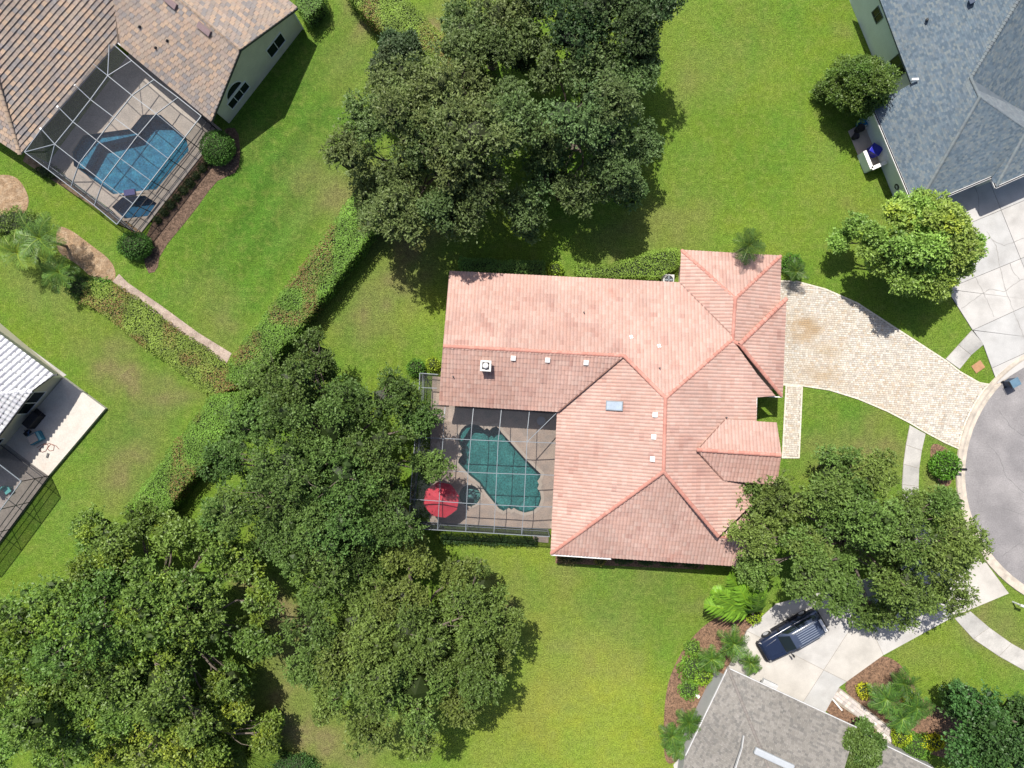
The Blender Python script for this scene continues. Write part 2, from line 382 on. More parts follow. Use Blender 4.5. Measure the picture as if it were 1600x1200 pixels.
# concrete drive of the blue-roofed house
NE = WP([(1420, 340), (1478, 452), (1519, 516), (1535, 537), (1558, 600), (1600, 574), (1680, 535), (1700, 300), (1600, 240)])
ne = drive('concrete_driveway', 'white cracked concrete driveway in front of the blue shingled house', NE, .07, M_JOINTD)
L = lambda a, b: (W(*a), W(*b))
slabs(ne, cut_cells(NE, [L((1478, 452), (1600, 402)), L((1519, 516), (1600, 479)), L((1554, 573), (1600, 552)), L((1440, 380), (1560, 330)), L((1560, 320), (1640, 520))]), .07, CONCS)
M_CRACK = pm('crack_dirt', (.27, .26, .245), .95, .2, 6)
def ribbon(pts, w, z, name, mat, parent):
    mb = MB(); P = [Vector((p[0], p[1])) for p in pts]
    for a, b in zip(P[:-1], P[1:]):
        k = max(1, int((b - a).length / .25)); pr = None
        for i in range(k + 1):
            q = a.lerp(b, i / k); n = Vector((-(b - a).y, (b - a).x)).normalized(); q = q + n * random.uniform(-.05, .05) * (0 < i < k)
            ww = w * random.uniform(.5, 1.3); cur = (q + n * ww / 2, q - n * ww / 2)
            if pr: mb.face([(pr[1].x, pr[1].y, z), (cur[1].x, cur[1].y, z), (cur[0].x, cur[0].y, z), (pr[0].x, pr[0].y, z)])
            pr = cur
    return mb.build(name, mat, parent)
for pts in ([(1550, 375), (1568, 384), (1600, 372)], [(1541, 362), (1556, 385), (1562, 420), (1570, 452), (1580, 480), (1600, 530)], [(1501, 482), (1530, 462), (1545, 452), (1568, 456), (1590, 440), (1600, 436)], [(1512, 408), (1522, 432), (1537, 460), (1552, 495)], [(1577, 410), (1582, 425), (1592, 437)], [(1523, 293), (1528, 310), (1529, 336)]):
    ribbon(WP(pts), .055, .0775, 'crack', M_CRACK, ne)

for pts in STREET_CRACKS: ribbon(WP(pts), .04, .021, 'crack', pm('tar_line', (.15, .145, .145), .8), st)
# concrete drive of the grey-roofed house
SE = WP([(1128, 1060), (1166, 985), (1212, 943), (1320, 915), (1470, 862), (1522, 868), (1541, 880), (1576, 927), (1492, 962), (1379, 1024), (1311, 1073), (1286, 1118)])
se = drive('concrete_driveway', 'pale concrete driveway with the dark car, in front of the grey shingled house', SE, .07, M_JOINT)
slabs(se, cut_cells(SE, [L((1250, 1103), (1310, 1010)), L((1166, 985), (1290, 1048)), L((1380, 1024), (1330, 915)), L((1490, 962), (1440, 872))]), .07, CONCS)
def strip(name, label, left, right, z, mat, lab_parent=None):
    poly = left + right[::-1]; o = flat(name, poly, z - .03, M_JOINT, thick=.05); tag(o, label, 'pavement', kind='structure')
    slabs(o, [[left[i], left[i + 1], right[i + 1], right[i]] for i in range(len(left) - 1)], z, mat); return o
strip('pavement', 'curved grey pavement strip between the two front lawns', WP([(1421, 664), (1415, 695), (1411, 725), (1409, 757), (1411, 790), (1420, 825), (1440, 868)]), WP([(1446, 678), (1440, 704), (1436, 732), (1435, 760), (1436, 786), (1444, 818), (1462, 860)]), .06, GREYS)
strip('pavement', 'short grey pavement strip linking the two driveways', WP([(1477, 561), (1497, 539), (1518, 516)]), WP([(1499, 577), (1517, 555), (1537, 538)]), .062, GREYS)
strip('pavement', 'stained pavement strip curving off at the lower right edge', WP([(1516, 955), (1545, 980), (1580, 1005), (1625, 1030)]), WP([(1491, 966), (1520, 998), (1560, 1025), (1608, 1052)]), .06, GREYS)

# travertine paver drive and walk
def pavers(parent, poly, z, w, l, ang, pal, seed, skip=()):
    """many small pavers too fine to pick apart: one joined part"""
    r = np.random.default_rng(seed); P = np.array([(q[0], q[1]) for q in poly]); c = P.mean(0)
    ca, sa = math.cos(ang), math.sin(ang); R = np.array([[ca, sa], [-sa, ca]]); Q = (P - c) @ R.T
    us = np.arange(Q[:, 0].min(), Q[:, 0].max(), w); vs = np.arange(Q[:, 1].min(), Q[:, 1].max(), l)
    U, Vv = np.meshgrid(us, vs); U = U + (r.random(len(vs)) * w)[:, None]; U = U.ravel(); Vv = Vv.ravel()
    k = r.uniform(.9, 1, len(U)); big = r.random(len(U)) < .0
    x = U * ca - Vv * sa + c[0]; y = U * sa + Vv * ca + c[1]
    ok = in_poly(x, y, offset(poly, .13)); U, Vv, x, y = U[ok], Vv[ok], x[ok], y[ok]; n = len(U)
    hw, hl, g_ = w / 2 - .006, l / 2 - .006, .012
    cor = np.array([(-1, -1), (1, -1), (1, 1), (-1, 1)]); zt = z + r.uniform(-.004, .005, n); VV = np.zeros((n, 8, 3))
    for i, (sx, sy) in enumerate(cor):
        for j, (ins, zz) in enumerate(((0, z - .03), (g_, None))):
            uu = U + sx * (hw - ins); vv = Vv + sy * (hl - ins)
            VV[:, j * 4 + i, 0] = uu * ca - vv * sa + c[0]; VV[:, j * 4 + i, 1] = uu * sa + vv * ca + c[1]; VV[:, j * 4 + i, 2] = zt if zz is None else zz
    ff = np.array([(4, 5, 6, 7), (0, 1, 5, 4), (1, 2, 6, 5), (2, 3, 7, 6), (3, 0, 4, 7)])
    FF = (ff[None] + (np.arange(n) * 8)[:, None, None]).reshape(-1, 4)
    pal = np.array(pal); t = r.random((n, 1)); ci = r.integers(0, len(pal), n); col = pal[ci] * r.uniform(.86, 1.12, (n, 1))
    col = stain(x, y, col)
    o = link('pavers', np_mesh('pavers', VV.reshape(-1, 3), FF, np.repeat(col, 8, 0)), M_PAVER, parent); o['kind'] = 'stuff'; return o
def stain(x, y, col):
    px = x * S + 800; py = 600 - y * S
    for a, b, rx, ry, s, c in ((1258, 515, 24, 20, .95, (.31, .2, .09)), (1295, 545, 30, 16, .45, (.36, .26, .14)), (1275, 585, 45, 20, .55, (.33, .24, .14)), (1385, 640, 30, 16, .3, (.36, .27, .17)), (1240, 560, 26, 22, .2, (.33, .3, .26)), (1340, 610, 50, 16, .25, (.38, .3, .2)), (1310, 500, 40, 22, .22, (.42, .33, .22)), (1420, 600, 50, 25, .2, (.43, .35, .25)), (1240, 470, 30, 25, .25, (.34, .3, .25)), (1240, 650, 14, 60, .2, (.40, .33, .24))):
        m = s * np.exp(-((px - a) / rx) ** 2 - ((py - b) / ry) ** 2) * (noise2(x, y, .8, 4) * 1.2 + .3)
        m = np.clip(m, 0, .8)[:, None]; col = col * (1 - m) + np.array(c) * m
    return col
def edging(parent, poly, z, w, l, pal, seed, name='edging', skipfn=None):
    r = random.Random(seed); P = [Vector((q[0], q[1])) for q in ccw(poly)]; inn = offset(poly, w); mb = MB()
    for i in range(len(P)):
        a, b, ia, ib = P[i], P[(i + 1) % len(P)], inn[i], inn[(i + 1) % len(P)]
        n = max(1, int((b - a).length / l))
        for k in range(n):
            t0, t1 = (k + .03) / n, (k + .97) / n; q = [a.lerp(b, t0), a.lerp(b, t1), ia.lerp(ib, t1), ia.lerp(ib, t0)]
            c = r.choice(pal); s = r.uniform(.93, 1.08); mb.prism(q, z - .04, z + r.uniform(-.003, .004), col=[v * s for v in c], bottom=False)
    o = mb.build(name, M_PAVER, parent); o['kind'] = 'stuff'; return o
M_PAVER = pm('travertine', rough=.8, vcol=True, var=.07, scale=1., fine=.1, fscale=30., spec=.25)
TRAV = [(0.474, 0.428, 0.364), (0.505, 0.465, 0.4), (0.454, 0.413, 0.36), (0.485, 0.433, 0.354), (0.435, 0.387, 0.334), (0.525, 0.49, 0.435), (0.414, 0.377, 0.324), (0.495, 0.475, 0.431), (0.445, 0.372, 0.289), (0.495, 0.455, 0.395), (0.515, 0.475, 0.415)]
DRV = WP([(1200, 437), (1245, 439), (1290, 451), (1340, 473), (1392, 507), (1440, 538), (1480, 564), (1500, 580), (1530, 597), (1558, 602)]) + [Vector((*p, 0)) for p in arc(RK + .5, math.atan2(W(1558, 602).y - CC.y, W(1558, 602).x - CC.x), math.atan2(W(1500, 703).y - CC.y, W(1500, 703).x - CC.x), 8)[1:-1]] + WP([(1500, 703), (1475, 692), (1447, 677), (1420, 661), (1385, 643), (1340, 624), (1295, 610), (1256, 604), (1200, 601)])
dr = drive('paver_driveway', 'cream travertine paver driveway sweeping from the terracotta house to the street', DRV, .07, M_JOINT)
pavers(dr, DRV, .07, .24, .18, math.radians(-4), TRAV, 3); edging(dr, DRV, .074, .13, .3, [(.56, .51, .42), (.53, .49, .40), (.58, .52, .44)], 4)
WLK = WP([(1227, 601.5), (1254, 604), (1249, 716), (1221, 716)])
wk = flat('paver_walk', WLK, .042, M_JOINT, thick=.05); tag(wk, 'straight travertine walk along the front of the terracotta house', 'path', kind='structure')
pavers(wk, WLK, .072, .24, .18, math.radians(-4), TRAV, 5); edging(wk, WLK, .076, .13, .3, [(.56, .52, .43), (.53, .49, .40)], 6)
WK2 = WP([(1311, 1074), (1399, 1142), (1396, 1165), (1370, 1160), (1370, 1140), (1296, 1092)])
w2 = flat('paver_walk', WK2, .04, M_JOINT, thick=.05); tag(w2, 'pale paver walk leading to the entry of the grey shingled house', 'path', kind='structure')
pavers(w2, WK2, .07, .32, .3, math.radians(-38), [(.44, .40, .38), (.5, .44, .40), (.40, .36, .34), (.52, .47, .45)], 8)

# planting beds, dirt strip
def bed(name, label, pts, z, mat, sm=2):
    P = smooth_closed(WP(pts), sm) if sm else WP(pts)
    o = flat(name, P, z, mat, thick=.03); tag(o, label, 'flower bed', kind='structure'); return P
bed('mulch_bed', 'curved brown mulch bed beside the grey shingled house', [(1036, 1150), (1040, 1075), (1060, 1025), (1090, 985), (1125, 960), (1150, 940), (1200, 940), (1172, 985), (1140, 1042), (1092, 1120), (1070, 1180), (1040, 1200)], .02, M_MULCH)
bed('mulch_bed', 'brown mulch bed between the concrete driveway and the lower right lawn', [(1312, 1074), (1345, 1040), (1378, 1022), (1405, 1035), (1425, 1062), (1435, 1090), (1470, 1105), (1512, 1128), (1540, 1160), (1500, 1190), (1440, 1175), (1400, 1150), (1350, 1105)], .02, M_MULCH)
bed('mulch_bed', 'narrow mulch strip against the grey shingled house beside its walk', [(1284, 1104), (1298, 1093), (1372, 1141), (1366, 1160), (1330, 1150)], .02, M_MULCH, 0)
bed('mulch_bed', 'dark mulch border along the outer side of the left pool cage', [(222, 366), (228, 428), (246, 424), (250, 395), (300, 335), (336, 285), (352, 277), (372, 268), (376, 240), (372, 200), (350, 200), (300, 262)], .02, pm('dark_mulch', (.13, .085, .06), .95, .3, 2.2, .5, 11, .05, 16, col2=(.07, .045, .03), c2scale=5), 1)
bed('mulch_bed', 'tan mulch bed at the left edge below the tan tiled house', [(-20, 275), (20, 272), (38, 290), (48, 318), (30, 345), (-20, 340)], .02, M_SOIL)
bed('mulch_bed', 'tan mulch bed between the left palms and the left pool cage', [(88, 352), (110, 358), (145, 385), (172, 405), (182, 425), (178, 442), (150, 440), (118, 410), (88, 395)], .02, M_SOIL)
bed('mulch_bed', 'dark planting bed under the dry shrubs along the south wall of the terracotta house', [(868, 860), (1100, 872), (1100, 890), (868, 880)], .018, M_MULCH, 0)
bed('mulch_bed', 'soil bed around the clipped shrub by the street kerb', [(1455, 690), (1480, 700), (1490, 715), (1488, 755), (1476, 762), (1460, 745), (1453, 715)], .02, M_MULCH)
dp = flat('dirt_path', WP([(186, 428), (200, 442), (250, 476), (310, 520), (362, 552), (353, 570), (300, 535), (240, 495), (190, 452), (176, 440)]), .018, pm('dirt', (.30, .235, .195), .95, .2, 1.3, .25, 9, .03, 12, col2=(.38, .31, .26), c2scale=1.6), thick=.02)
tag(dp, 'bare pinkish dirt strip along the low hedge', 'path', kind='structure')
gp = flat('concrete_path', WP([(-20, 495), (104, 586), (90, 594), (-20, 520)]), .02, M_CONCG, thick=.03); tag(gp, 'narrow concrete strip beside the white tiled house', 'path', kind='structure')
nb = flat('soil_strip', WP([(36, 252), (222, 372), (226, 366), (76, 262), (40, 240)]), .012, M_SOIL, thick=.02); tag(nb, 'bare soil strip along the lower left side of the left pool cage', 'soil', kind='structure')
# ------------------------------------------------------------------ roofs
CAMP = Vector((0, 0, H))
class Plane:
    """roof slope through an eave line, rising inwards"""
    def __init__(s, a, b, ze, pitch, inside):
        s.A = W(*a, ze); B = W(*b, ze); s.d = (B - s.A).normalized()
        n = Vector((-s.d.y, s.d.x, 0)); c = W(*inside, ze)
        if n.dot(c - s.A) < 0: n = -n
        s.up = (n + Vector((0, 0, pitch))).normalized(); s.n = s.d.cross(s.up)
        if s.n.z < 0: s.n = -s.n
        s.n.normalize()
    def at(s, px, py):
        r = W(px, py, 0) - CAMP; t = (s.A - CAMP).dot(s.n) / r.dot(s.n); return CAMP + r * t
class Plane3(Plane):
    """roof slope through three known points; courses follow direction a->b"""
    def __init__(s, P, d):
        P = [Vector(p) for p in P]; s.n = (P[1] - P[0]).cross(P[2] - P[0]).normalized()
        if s.n.z < 0: s.n = -s.n
        d = Vector(d); s.d = (d - s.n * d.dot(s.n)).normalized(); s.up = s.n.cross(s.d)
        if s.up.z < 0: s.up = -s.up
        s.A = P[0]
def tiles(plane, polys, style, w, l, pal, seed, mat, parent, grow=.04, tint=None):
    """every tile of a slope, cut to its outline: too small to pick apart, one joined part"""
    r = np.random.default_rng(seed); out = []
    allp = np.array([((p - plane.A).dot(plane.d), (p - plane.A).dot(plane.up)) for po in polys for p in po])
    u0, v0 = allp.min(0) - .5; u1, v1 = allp.max(0) + .5
    v0 = min(-.03, v0) if style != 'x' else v0
    us = np.arange(math.floor(u0 / w) * w, u1, w); vs = np.arange(math.floor(v0 / l) * l - .0, v1, l)
    stag = .5 if style in ('flat', 'shingle') else 0.
    U, Vv = np.meshgrid(us, vs)
    U = U + ((np.arange(len(vs)) % 2) * stag * w)[:, None]
    if style == 'shingle': U = U + (r.random(len(vs)) * w)[:, None]
    U, Vv = U.ravel(), Vv.ravel()
    keep = np.zeros(len(U), bool)
    for po in polys:
        p2 = ccw([((p - plane.A).dot(plane.d), (p - plane.A).dot(plane.up)) for p in po])
        keep |= in_poly(U + w / 2, Vv + l / 2, offset(p2, -1.3 * max(w, l)))
    U, Vv = U[keep], Vv[keep]; n = len(U)
    if style == 'barrel': xs = np.array([0, .12, .32, .5, .68, .88, 1.]); hs = np.array([0, .012, .034, .042, .034, .012, 0]); zf, zb = .03, .0
    elif style == 'spanish': xs = np.array([0, .1, .3, .5, .62, .8, 1.]); hs = np.array([0, .05, .12, .13, .09, -.02, -.03]); zf, zb = .06, .0
    elif style == 'flat': xs = np.array([.012, .03, .97, .988]); hs = np.array([-.02, 0, 0, -.02]); zf, zb = .09, .004
    else: xs = np.array([.01, .99]); hs = np.array([0, 0]); zf, zb = .016, .002
    k = len(xs); jit = r.normal(0, .006 if style != 'shingle' else .002, n); VV = np.zeros((n, 3, k, 3))
    for row, (vo, zz) in enumerate(((l * 1.0, zb), (-.015, zf), (-.015, -.01))):
        for i in range(k):
            uu = U + xs[i] * w; vv = Vv + vo + (jit * .8 if row else 0); hh = hs[i] + zz + jit if row < 2 else np.full(n, hs[i] * .3 - .01)
            for c in range(3): VV[:, row, i, c] = plane.A[c] + uu * plane.d[c] + vv * plane.up[c] + hh * plane.n[c]
    ff = [(k + i, k + i + 1, i + 1, i) for i in range(k - 1)] + [(2 * k + i, 2 * k + i + 1, k + i + 1, k + i) for i in range(k - 1)]
    FF = (np.array(ff)[None] + (np.arange(n) * 3 * k)[:, None, None]).reshape(-1, 4)
    pal = np.array(pal); x = plane.A[0] + U * plane.d[0] + Vv * plane.up[0]; y = plane.A[1] + U * plane.d[1] + Vv * plane.up[1]
    col = pal[r.integers(0, len(pal), n)] * r.uniform(.96, 1.04, (n, 1)) * (.92 + .16 * noise2(x, y, 3.5, seed % 50))[:, None]
    if tint is not None: col = tint(x, y, col)
    base = np_mesh('roof_tiles', VV.reshape(-1, 3), FF, np.repeat(col, 3 * k, 0))
    full = bmesh.new()
    for po in polys:
        bm = bmesh.new(); bm.from_mesh(base); cen = sum(po, Vector()) / len(po)
        for i in range(len(po)):
            a, b = po[i], po[(i + 1) % len(po)]; e = (b - a)
            if e.length < .02: continue
            no = e.cross(plane.n).normalized()
            if no.dot(cen - a) > 0: no = -no
            seam = any(len([q for q in qo if (q - a).length < .02 or (q - b).length < .02]) == 2 for qo in polys if qo is not po)
            bmesh.ops.bisect_plane(bm, geom=bm.verts[:] + bm.edges[:] + bm.faces[:], plane_co=a + no * (0 if seam else grow), plane_no=no, clear_outer=True)
        me = bpy.data.meshes.new('t'); bm.to_mesh(me); bm.free(); full.from_mesh(me); bpy.data.meshes.remove(me)
    me = bpy.data.meshes.new('roof_tiles'); full.to_mesh(me); full.free(); bpy.data.meshes.remove(base)
    o = link('roof_tiles' if style != 'shingle' else 'shingles', me, mat, parent); o['kind'] = 'stuff'; return o
def slope(house, plane, pxpolys, style, w, l, pal, seed, mat, deckmat, thick=.2, grow=.04, tint=None):
    polys = [[plane.at(*p) for p in po] for po in pxpolys]; mb = MB()
    for po in polys:
        p = po if sum(((po[i] - po[0]).cross(po[i + 1] - po[0]) for i in range(1, len(po) - 1)), Vector()).z > 0 else po[::-1]
        n = len(p); top = [q - plane.n * .015 for q in p]; bot = [q - Vector((0, 0, thick)) for q in top]
        mb.mesh(top + bot, [tuple(range(n)), tuple(range(2 * n - 1, n - 1, -1))] + [(n + i, n + (i + 1) % n, (i + 1) % n, i) for i in range(n)])
    dk = mb.build('roof_slope', deckmat, house)
    tiles(plane, polys, style, w, l, pal, seed, mat, dk, grow, tint)
    return dk, polys
def ridge(house, p, q, r_, pal, mat, seed=0, step=.4, lift=.02):
    rr = random.Random(seed); p = Vector(p); q = Vector(q); L_ = (q - p).length; n = max(1, int(L_ / step)); d = (q - p) / L_
    a = d.cross(Vector((0, 0, 1))).normalized(); b = a.cross(d).normalized(); mb = MB(); k = 6
    for i in range(n):
        s0, s1 = i * L_ / n - .02, (i + 1) * L_ / n + .03; c = rr.choice(pal); s = rr.uniform(.9, 1.08); c = [v * s for v in c]
        v = []
        for ss, rad, up in ((s0, r_ * 1.08, lift + .02), (s1, r_ * .92, lift)):
            for j in range(k + 1):
                t = math.pi * j / k; v.append(p + d * ss + a * (math.cos(t) * rad) + b * (math.sin(t) * rad * .75 + up - .04))
        mb.mesh(v, [(j, j + 1, k + 2 + j, k + 1 + j) for j in range(k)] + [tuple(range(k, -1, -1)), tuple(range(k + 1, 2 * k + 2))], c)
    o = mb.build('ridge_cap', mat, house); o['kind'] = 'stuff'; return o
def window(house, a, b, z0, z1, out, panes=2, arched=False, frame=None):
    """window on a wall between ground points a,b"""
    a = Vector((a[0], a[1], 0)); b = Vector((b[0], b[1], 0)); d = (b - a).normalized(); L_ = (b - a).length
    o = Vector((out[0], out[1], 0)).normalized(); up = Vector((0, 0, 1)); fm = frame or M_WHITE
    P = lambda s, z, k: a + d * s + up * z + o * k
    mb = MB(); t = .07
    def bar(s0, s1, za, zb, k0=-.02, k1=.06):
        v = [P(s0, za, k0), P(s1, za, k0), P(s1, zb, k0), P(s0, zb, k0), P(s0, za, k1), P(s1, za, k1), P(s1, zb, k1), P(s0, zb, k1)]
        mb.mesh(v, [(3, 2, 1, 0), (4, 5, 6, 7), (0, 1, 5, 4), (1, 2, 6, 5), (2, 3, 7, 6), (3, 0, 4, 7)])
    pane_shapes = []
    if not arched:
        bar(-t, L_ + t, z0 - t, z0); bar(-t, L_ + t, z1, z1 + t); bar(-t, 0, z0, z1); bar(L_, L_ + t, z0, z1)
        for i in range(panes):
            s0, s1 = i * L_ / panes, (i + 1) * L_ / panes
            if i: bar(s0 - t * .4, s0 + t * .4, z0, z1)
            pane_shapes.append([P(s0, z0, .012), P(s1, z0, .012), P(s1, z1, .012), P(s0, z1, .012)])
    else:
        n = 12; arcp = [(L_ / 2 - math.cos(math.pi * i / n) * L_ / 2, z0 + math.sin(math.pi * i / n) * (z1 - z0)) for i in range(n + 1)]
        pane_shapes.append([P(s, z, .012) for s, z in arcp][::-1])
        for (s0, za), (s1, zb) in zip(arcp[:-1], arcp[1:]): mb.beam(P(s0, za, .02), P(s1, zb, .02), t, t, up=o)
        bar(-t, L_ + t, z0 - t, z0)
    w = mb.build('window', fm, house)
    for ps in pane_shapes: MB().face(ps).build('pane', M_GLASS, w)
    return w
def walls(house, outline, z, inset, mat, name='wall', z0=0):
    P = offset(outline, inset); MB().prism(P, z0, z).build(name, mat, house); return P
def gutter(house, p, q, mat, w=.13, h=.12):
    return MB().beam(p, q, w, h).build('gutter', mat, house)

M_ROOF = pm('terracotta_tile', rough=.7, vcol=True, var=.05, scale=.8, fine=.1, fscale=9., spec=.3, col2=(.40, .19, .145), c2scale=.5, c2lo=.6, c2hi=.95)
M_TAN = pm('tan_tile', rough=.75, vcol=True, var=.06, scale=1., fine=.1, fscale=8., spec=.25)
M_BLUE = pm('blue_shingle', rough=.85, vcol=True, var=.06, scale=1.2, fine=.22, fscale=24., bump=.006, bscale=50, spec=.2)
M_GREY = pm('grey_shingle', rough=.85, vcol=True, var=.06, scale=1.2, fine=.22, fscale=24., bump=.006, bscale=50, spec=.2)
M_WTILE = pm('white_tile', rough=.6, vcol=True, var=.05, scale=2., fine=.06, fscale=9., spec=.35)
M_FASC = pm('cream_fascia', (.62, .52, .42), .6, .06, 2, .04)
M_STUC = pm('cream_stucco', (.55, .46, .36), .85, .07, 1, .08, 20, .004, 50)
PAL_R = [(0.45, 0.274, 0.224), (0.462, 0.284, 0.235), (0.447, 0.268, 0.217), (0.467, 0.296, 0.245), (0.453, 0.281, 0.234), (0.459, 0.271, 0.218), (0.47, 0.306, 0.254), (0.441, 0.261, 0.212)]
PAL_RC = [(.44, .205, .16), (.42, .19, .148), (.46, .225, .178)]

def sunbleach(x, y, col):
    """bleached and weathered areas of the tiles"""
    a = noise2(x, y, 5.0, 61)[:, None]; b = noise2(x, y, 1.6, 62)[:, None]; c = np.clip(noise2(x, y, .7, 63) - .72, 0, 1)[:, None]
    col = col * (1 - .16 * (1 - a)) + np.array([.012, .03, .03]) * a
    return col * (1 - .12 * b) * (1 - .9 * c * np.array([.7, 1., 1.]))
# ---- the terracotta house
house = thing('tiled_house', 'large house with terracotta tiled hip roof in the middle', 'house', G(1000, 650, 0))
tw, tl = .28, .40
pN = Plane((703, 424), (1063, 442), 3.0, .31, (900, 600))
pWS = Plane((686, 632), (872, 643), 3.32, .35, (800, 550))
pW = Plane((871, 643), (861, 865), 3.0, .36, (1000, 700))
pS = Plane((861, 865), (1195, 887), 3.0, .375, (1000, 700))
pE = Plane3([pN.at(1040, 622), pW.at(1037, 737), pN.at(1144, 532)], pW.at(1037, 737) - pN.at(1040, 622)); pE.A = pE.at(1205, 700)
pGN = Plane((1065, 391), (1220, 400), 3.0, .33, (1140, 500)); pGW = Plane((1065, 391), (1063, 445), 3.0, .33, (1140, 440)); pGE = Plane((1220, 400), (1217, 470), 3.0, .33, (1140, 440))
pT = Plane((1228, 468), (1222, 620), 3.28, .34, (1100, 540))
zE = pE.at(1132, 656).z + .1; pEN = Plane((1132, 656), (1213, 661), zE, .36, (1170, 720)); pES = Plane((1130, 750), (1213, 756), zE, .36, (1170, 700))
pSN = Plane((1172, 789), (1195, 792), 3.0, .33, (1180, 850)); pSE_ = Plane((1195, 793), (1196, 887), 3.0, .33, (1150, 840))
for i, (pl, po, th) in enumerate((
    (pN, [[(703, 424), (975, 437.5), (975, 556), (693, 541)], [(975, 437.5), (1063, 442), (1141, 521), (1144, 532), (1040, 622), (975, 556)]], .2),
    (pWS, [[(693, 541), (975, 556), (872, 643), (686, 632)]], .2),
    (pW, [[(871, 643), (861, 865), (1037, 737), (1040, 622), (975, 556)]], .2),
    (pS, [[(861, 865), (1122, 882.2), (1122, 838), (1037, 737)], [(1122, 882.2), (1195, 887), (1160, 841), (1122, 838)]], .2),
    (pE, [[(1040, 622), (1144, 532), (1182, 585), (1182, 620), (1180, 700), (1037, 737)], [(1182, 585), (1210, 618), (1182, 620)], [(1037, 737), (1180, 700), (1173, 788), (1122, 838)]], .2),
    (pGN, [[(1065, 391), (1220, 400), (1149, 467)]], .2), (pGW, [[(1065, 391), (1149, 467), (1145, 522), (1140, 521), (1063, 443)]], .2),
    (pGE, [[(1220, 400), (1218, 478), (1160, 536), (1145, 534), (1149, 467)]], .2),
    (pT, [[(1228, 466), (1156, 538), (1222, 620)]], .38),
    (pEN, [[(1089, 703), (1132, 656), (1213, 661), (1220, 711.5)]], .2), (pES, [[(1089, 703), (1220, 711.5), (1213, 757), (1130, 750)]], .2),
    (pSN, [[(1122, 838), (1160, 841), (1195, 793), (1172, 788)]], .2), (pSE_, [[(1195, 793), (1196, 887), (1160, 841)]], .2))):
    slope(house, pl, po, 'barrel', tw, tl, PAL_R, 100 + i, M_ROOF, M_FASC, th, tint=sunbleach)
R = lambda pl, a, b, s, r_=.15: ridge(house, pl.at(*a), pl.at(*b), r_, PAL_RC, M_ROOF, s)
R(pN, (693, 541), (975, 556), 1); R(pN, (975, 556), (1040, 622), 2); R(pW, (1040, 622), (1037, 737), 3); R(pW, (1037, 737), (861, 865), 4); R(pE, (1037, 737), (1122, 838), 5)
R(pN, (1040, 622), (1144, 531), 6); R(pGN, (1149, 467), (1065, 391), 7); R(pGN, (1149, 467), (1220, 400), 8); R(pGW, (1149, 467), (1145, 530), 9); R(pT, (1156, 538), (1229, 467), 10, .19); R(pT, (1156, 538), (1221, 618), 11, .15)
R(pEN, (1089, 703), (1220, 711.5), 12); R(pS, (1122, 838), (1160, 841), 13); R(pS, (1160, 841), (1195, 887), 14); R(pSN, (1160, 841), (1195, 793), 15); R(pGW, (1143, 532), (1158, 539), 16)
def valley(house, p, q, mat, w=.1): return MB().beam(p + Vector((0, 0, .05)), q + Vector((0, 0, .05)), w, .03).build('valley_flashing', mat, house)
M_VAL = pm('valley_metal', (.2, .11, .085), .6)
valley(house, pWS.at(975, 556), pWS.at(872, 643), M_VAL); valley(house, pGW.at(1063, 443), pGW.at(1141, 521), M_VAL); valley(house, pEN.at(1089, 703), pEN.at(1132, 656), M_VAL, .08); valley(house, pES.at(1089, 703), pES.at(1130, 750), M_VAL, .08); valley(house, pSN.at(1122, 838), pSN.at(1172, 788), M_VAL, .08)
OUT = WP([(703, 424), (1063, 442), (1065, 391), (1220, 400), (1218, 468), (1226, 470), (1221, 618), (1182, 620), (1181, 657), (1181, 750), (1174, 790), (1194, 793), (1195, 887), (861, 865), (871, 643), (688, 632)], 3.0)
FT = walls(house, OUT, 2.86, .55, M_STUC)
walls(house, WP([(1126, 662), (1206, 666), (1206, 750), (1126, 745)], zE), zE - .2, .45, M_STUC, 'entry_wall')
gw = [pN.at(707, 428), pN.at(699, 541), pWS.at(691, 628)]
MB().mesh([(*p.xy, 2.8) for p in (gw[0], gw[2])] + [gw[2] - Vector((0, 0, .25)), gw[1] - Vector((0, 0, .25)), gw[0] - Vector((0, 0, .25))] , [(0, 1, 2, 3, 4)]).build('gable_wall', M_STUC, house)
# white fascia where it shows
for a, b, pl in (((1182, 620), (1181, 657), pE), ((1173, 766), (1173, 787), pE)): MB().beam(pl.at(*a) - Vector((-.03, 0, .1)), pl.at(*b) - Vector((-.03, 0, .1)), .06, .2).build('fascia', M_WHITE, house)
MB().beam(pS.at(861, 866) - Vector((0, .05, .1)), pS.at(955, 872.5) - Vector((0, .05, .1)), .12, .12).build('gutter', M_WHITE, house)
MB().beam(pT.at(1222, 620.5) - Vector((0, 0, .12)), pT.at(1222, 620.5) + (W(1182, 620, 3.1) - W(1222, 622, 3.1)) - Vector((0, 0, .12)), .08, .16).build('fascia', M_WHITE, house)
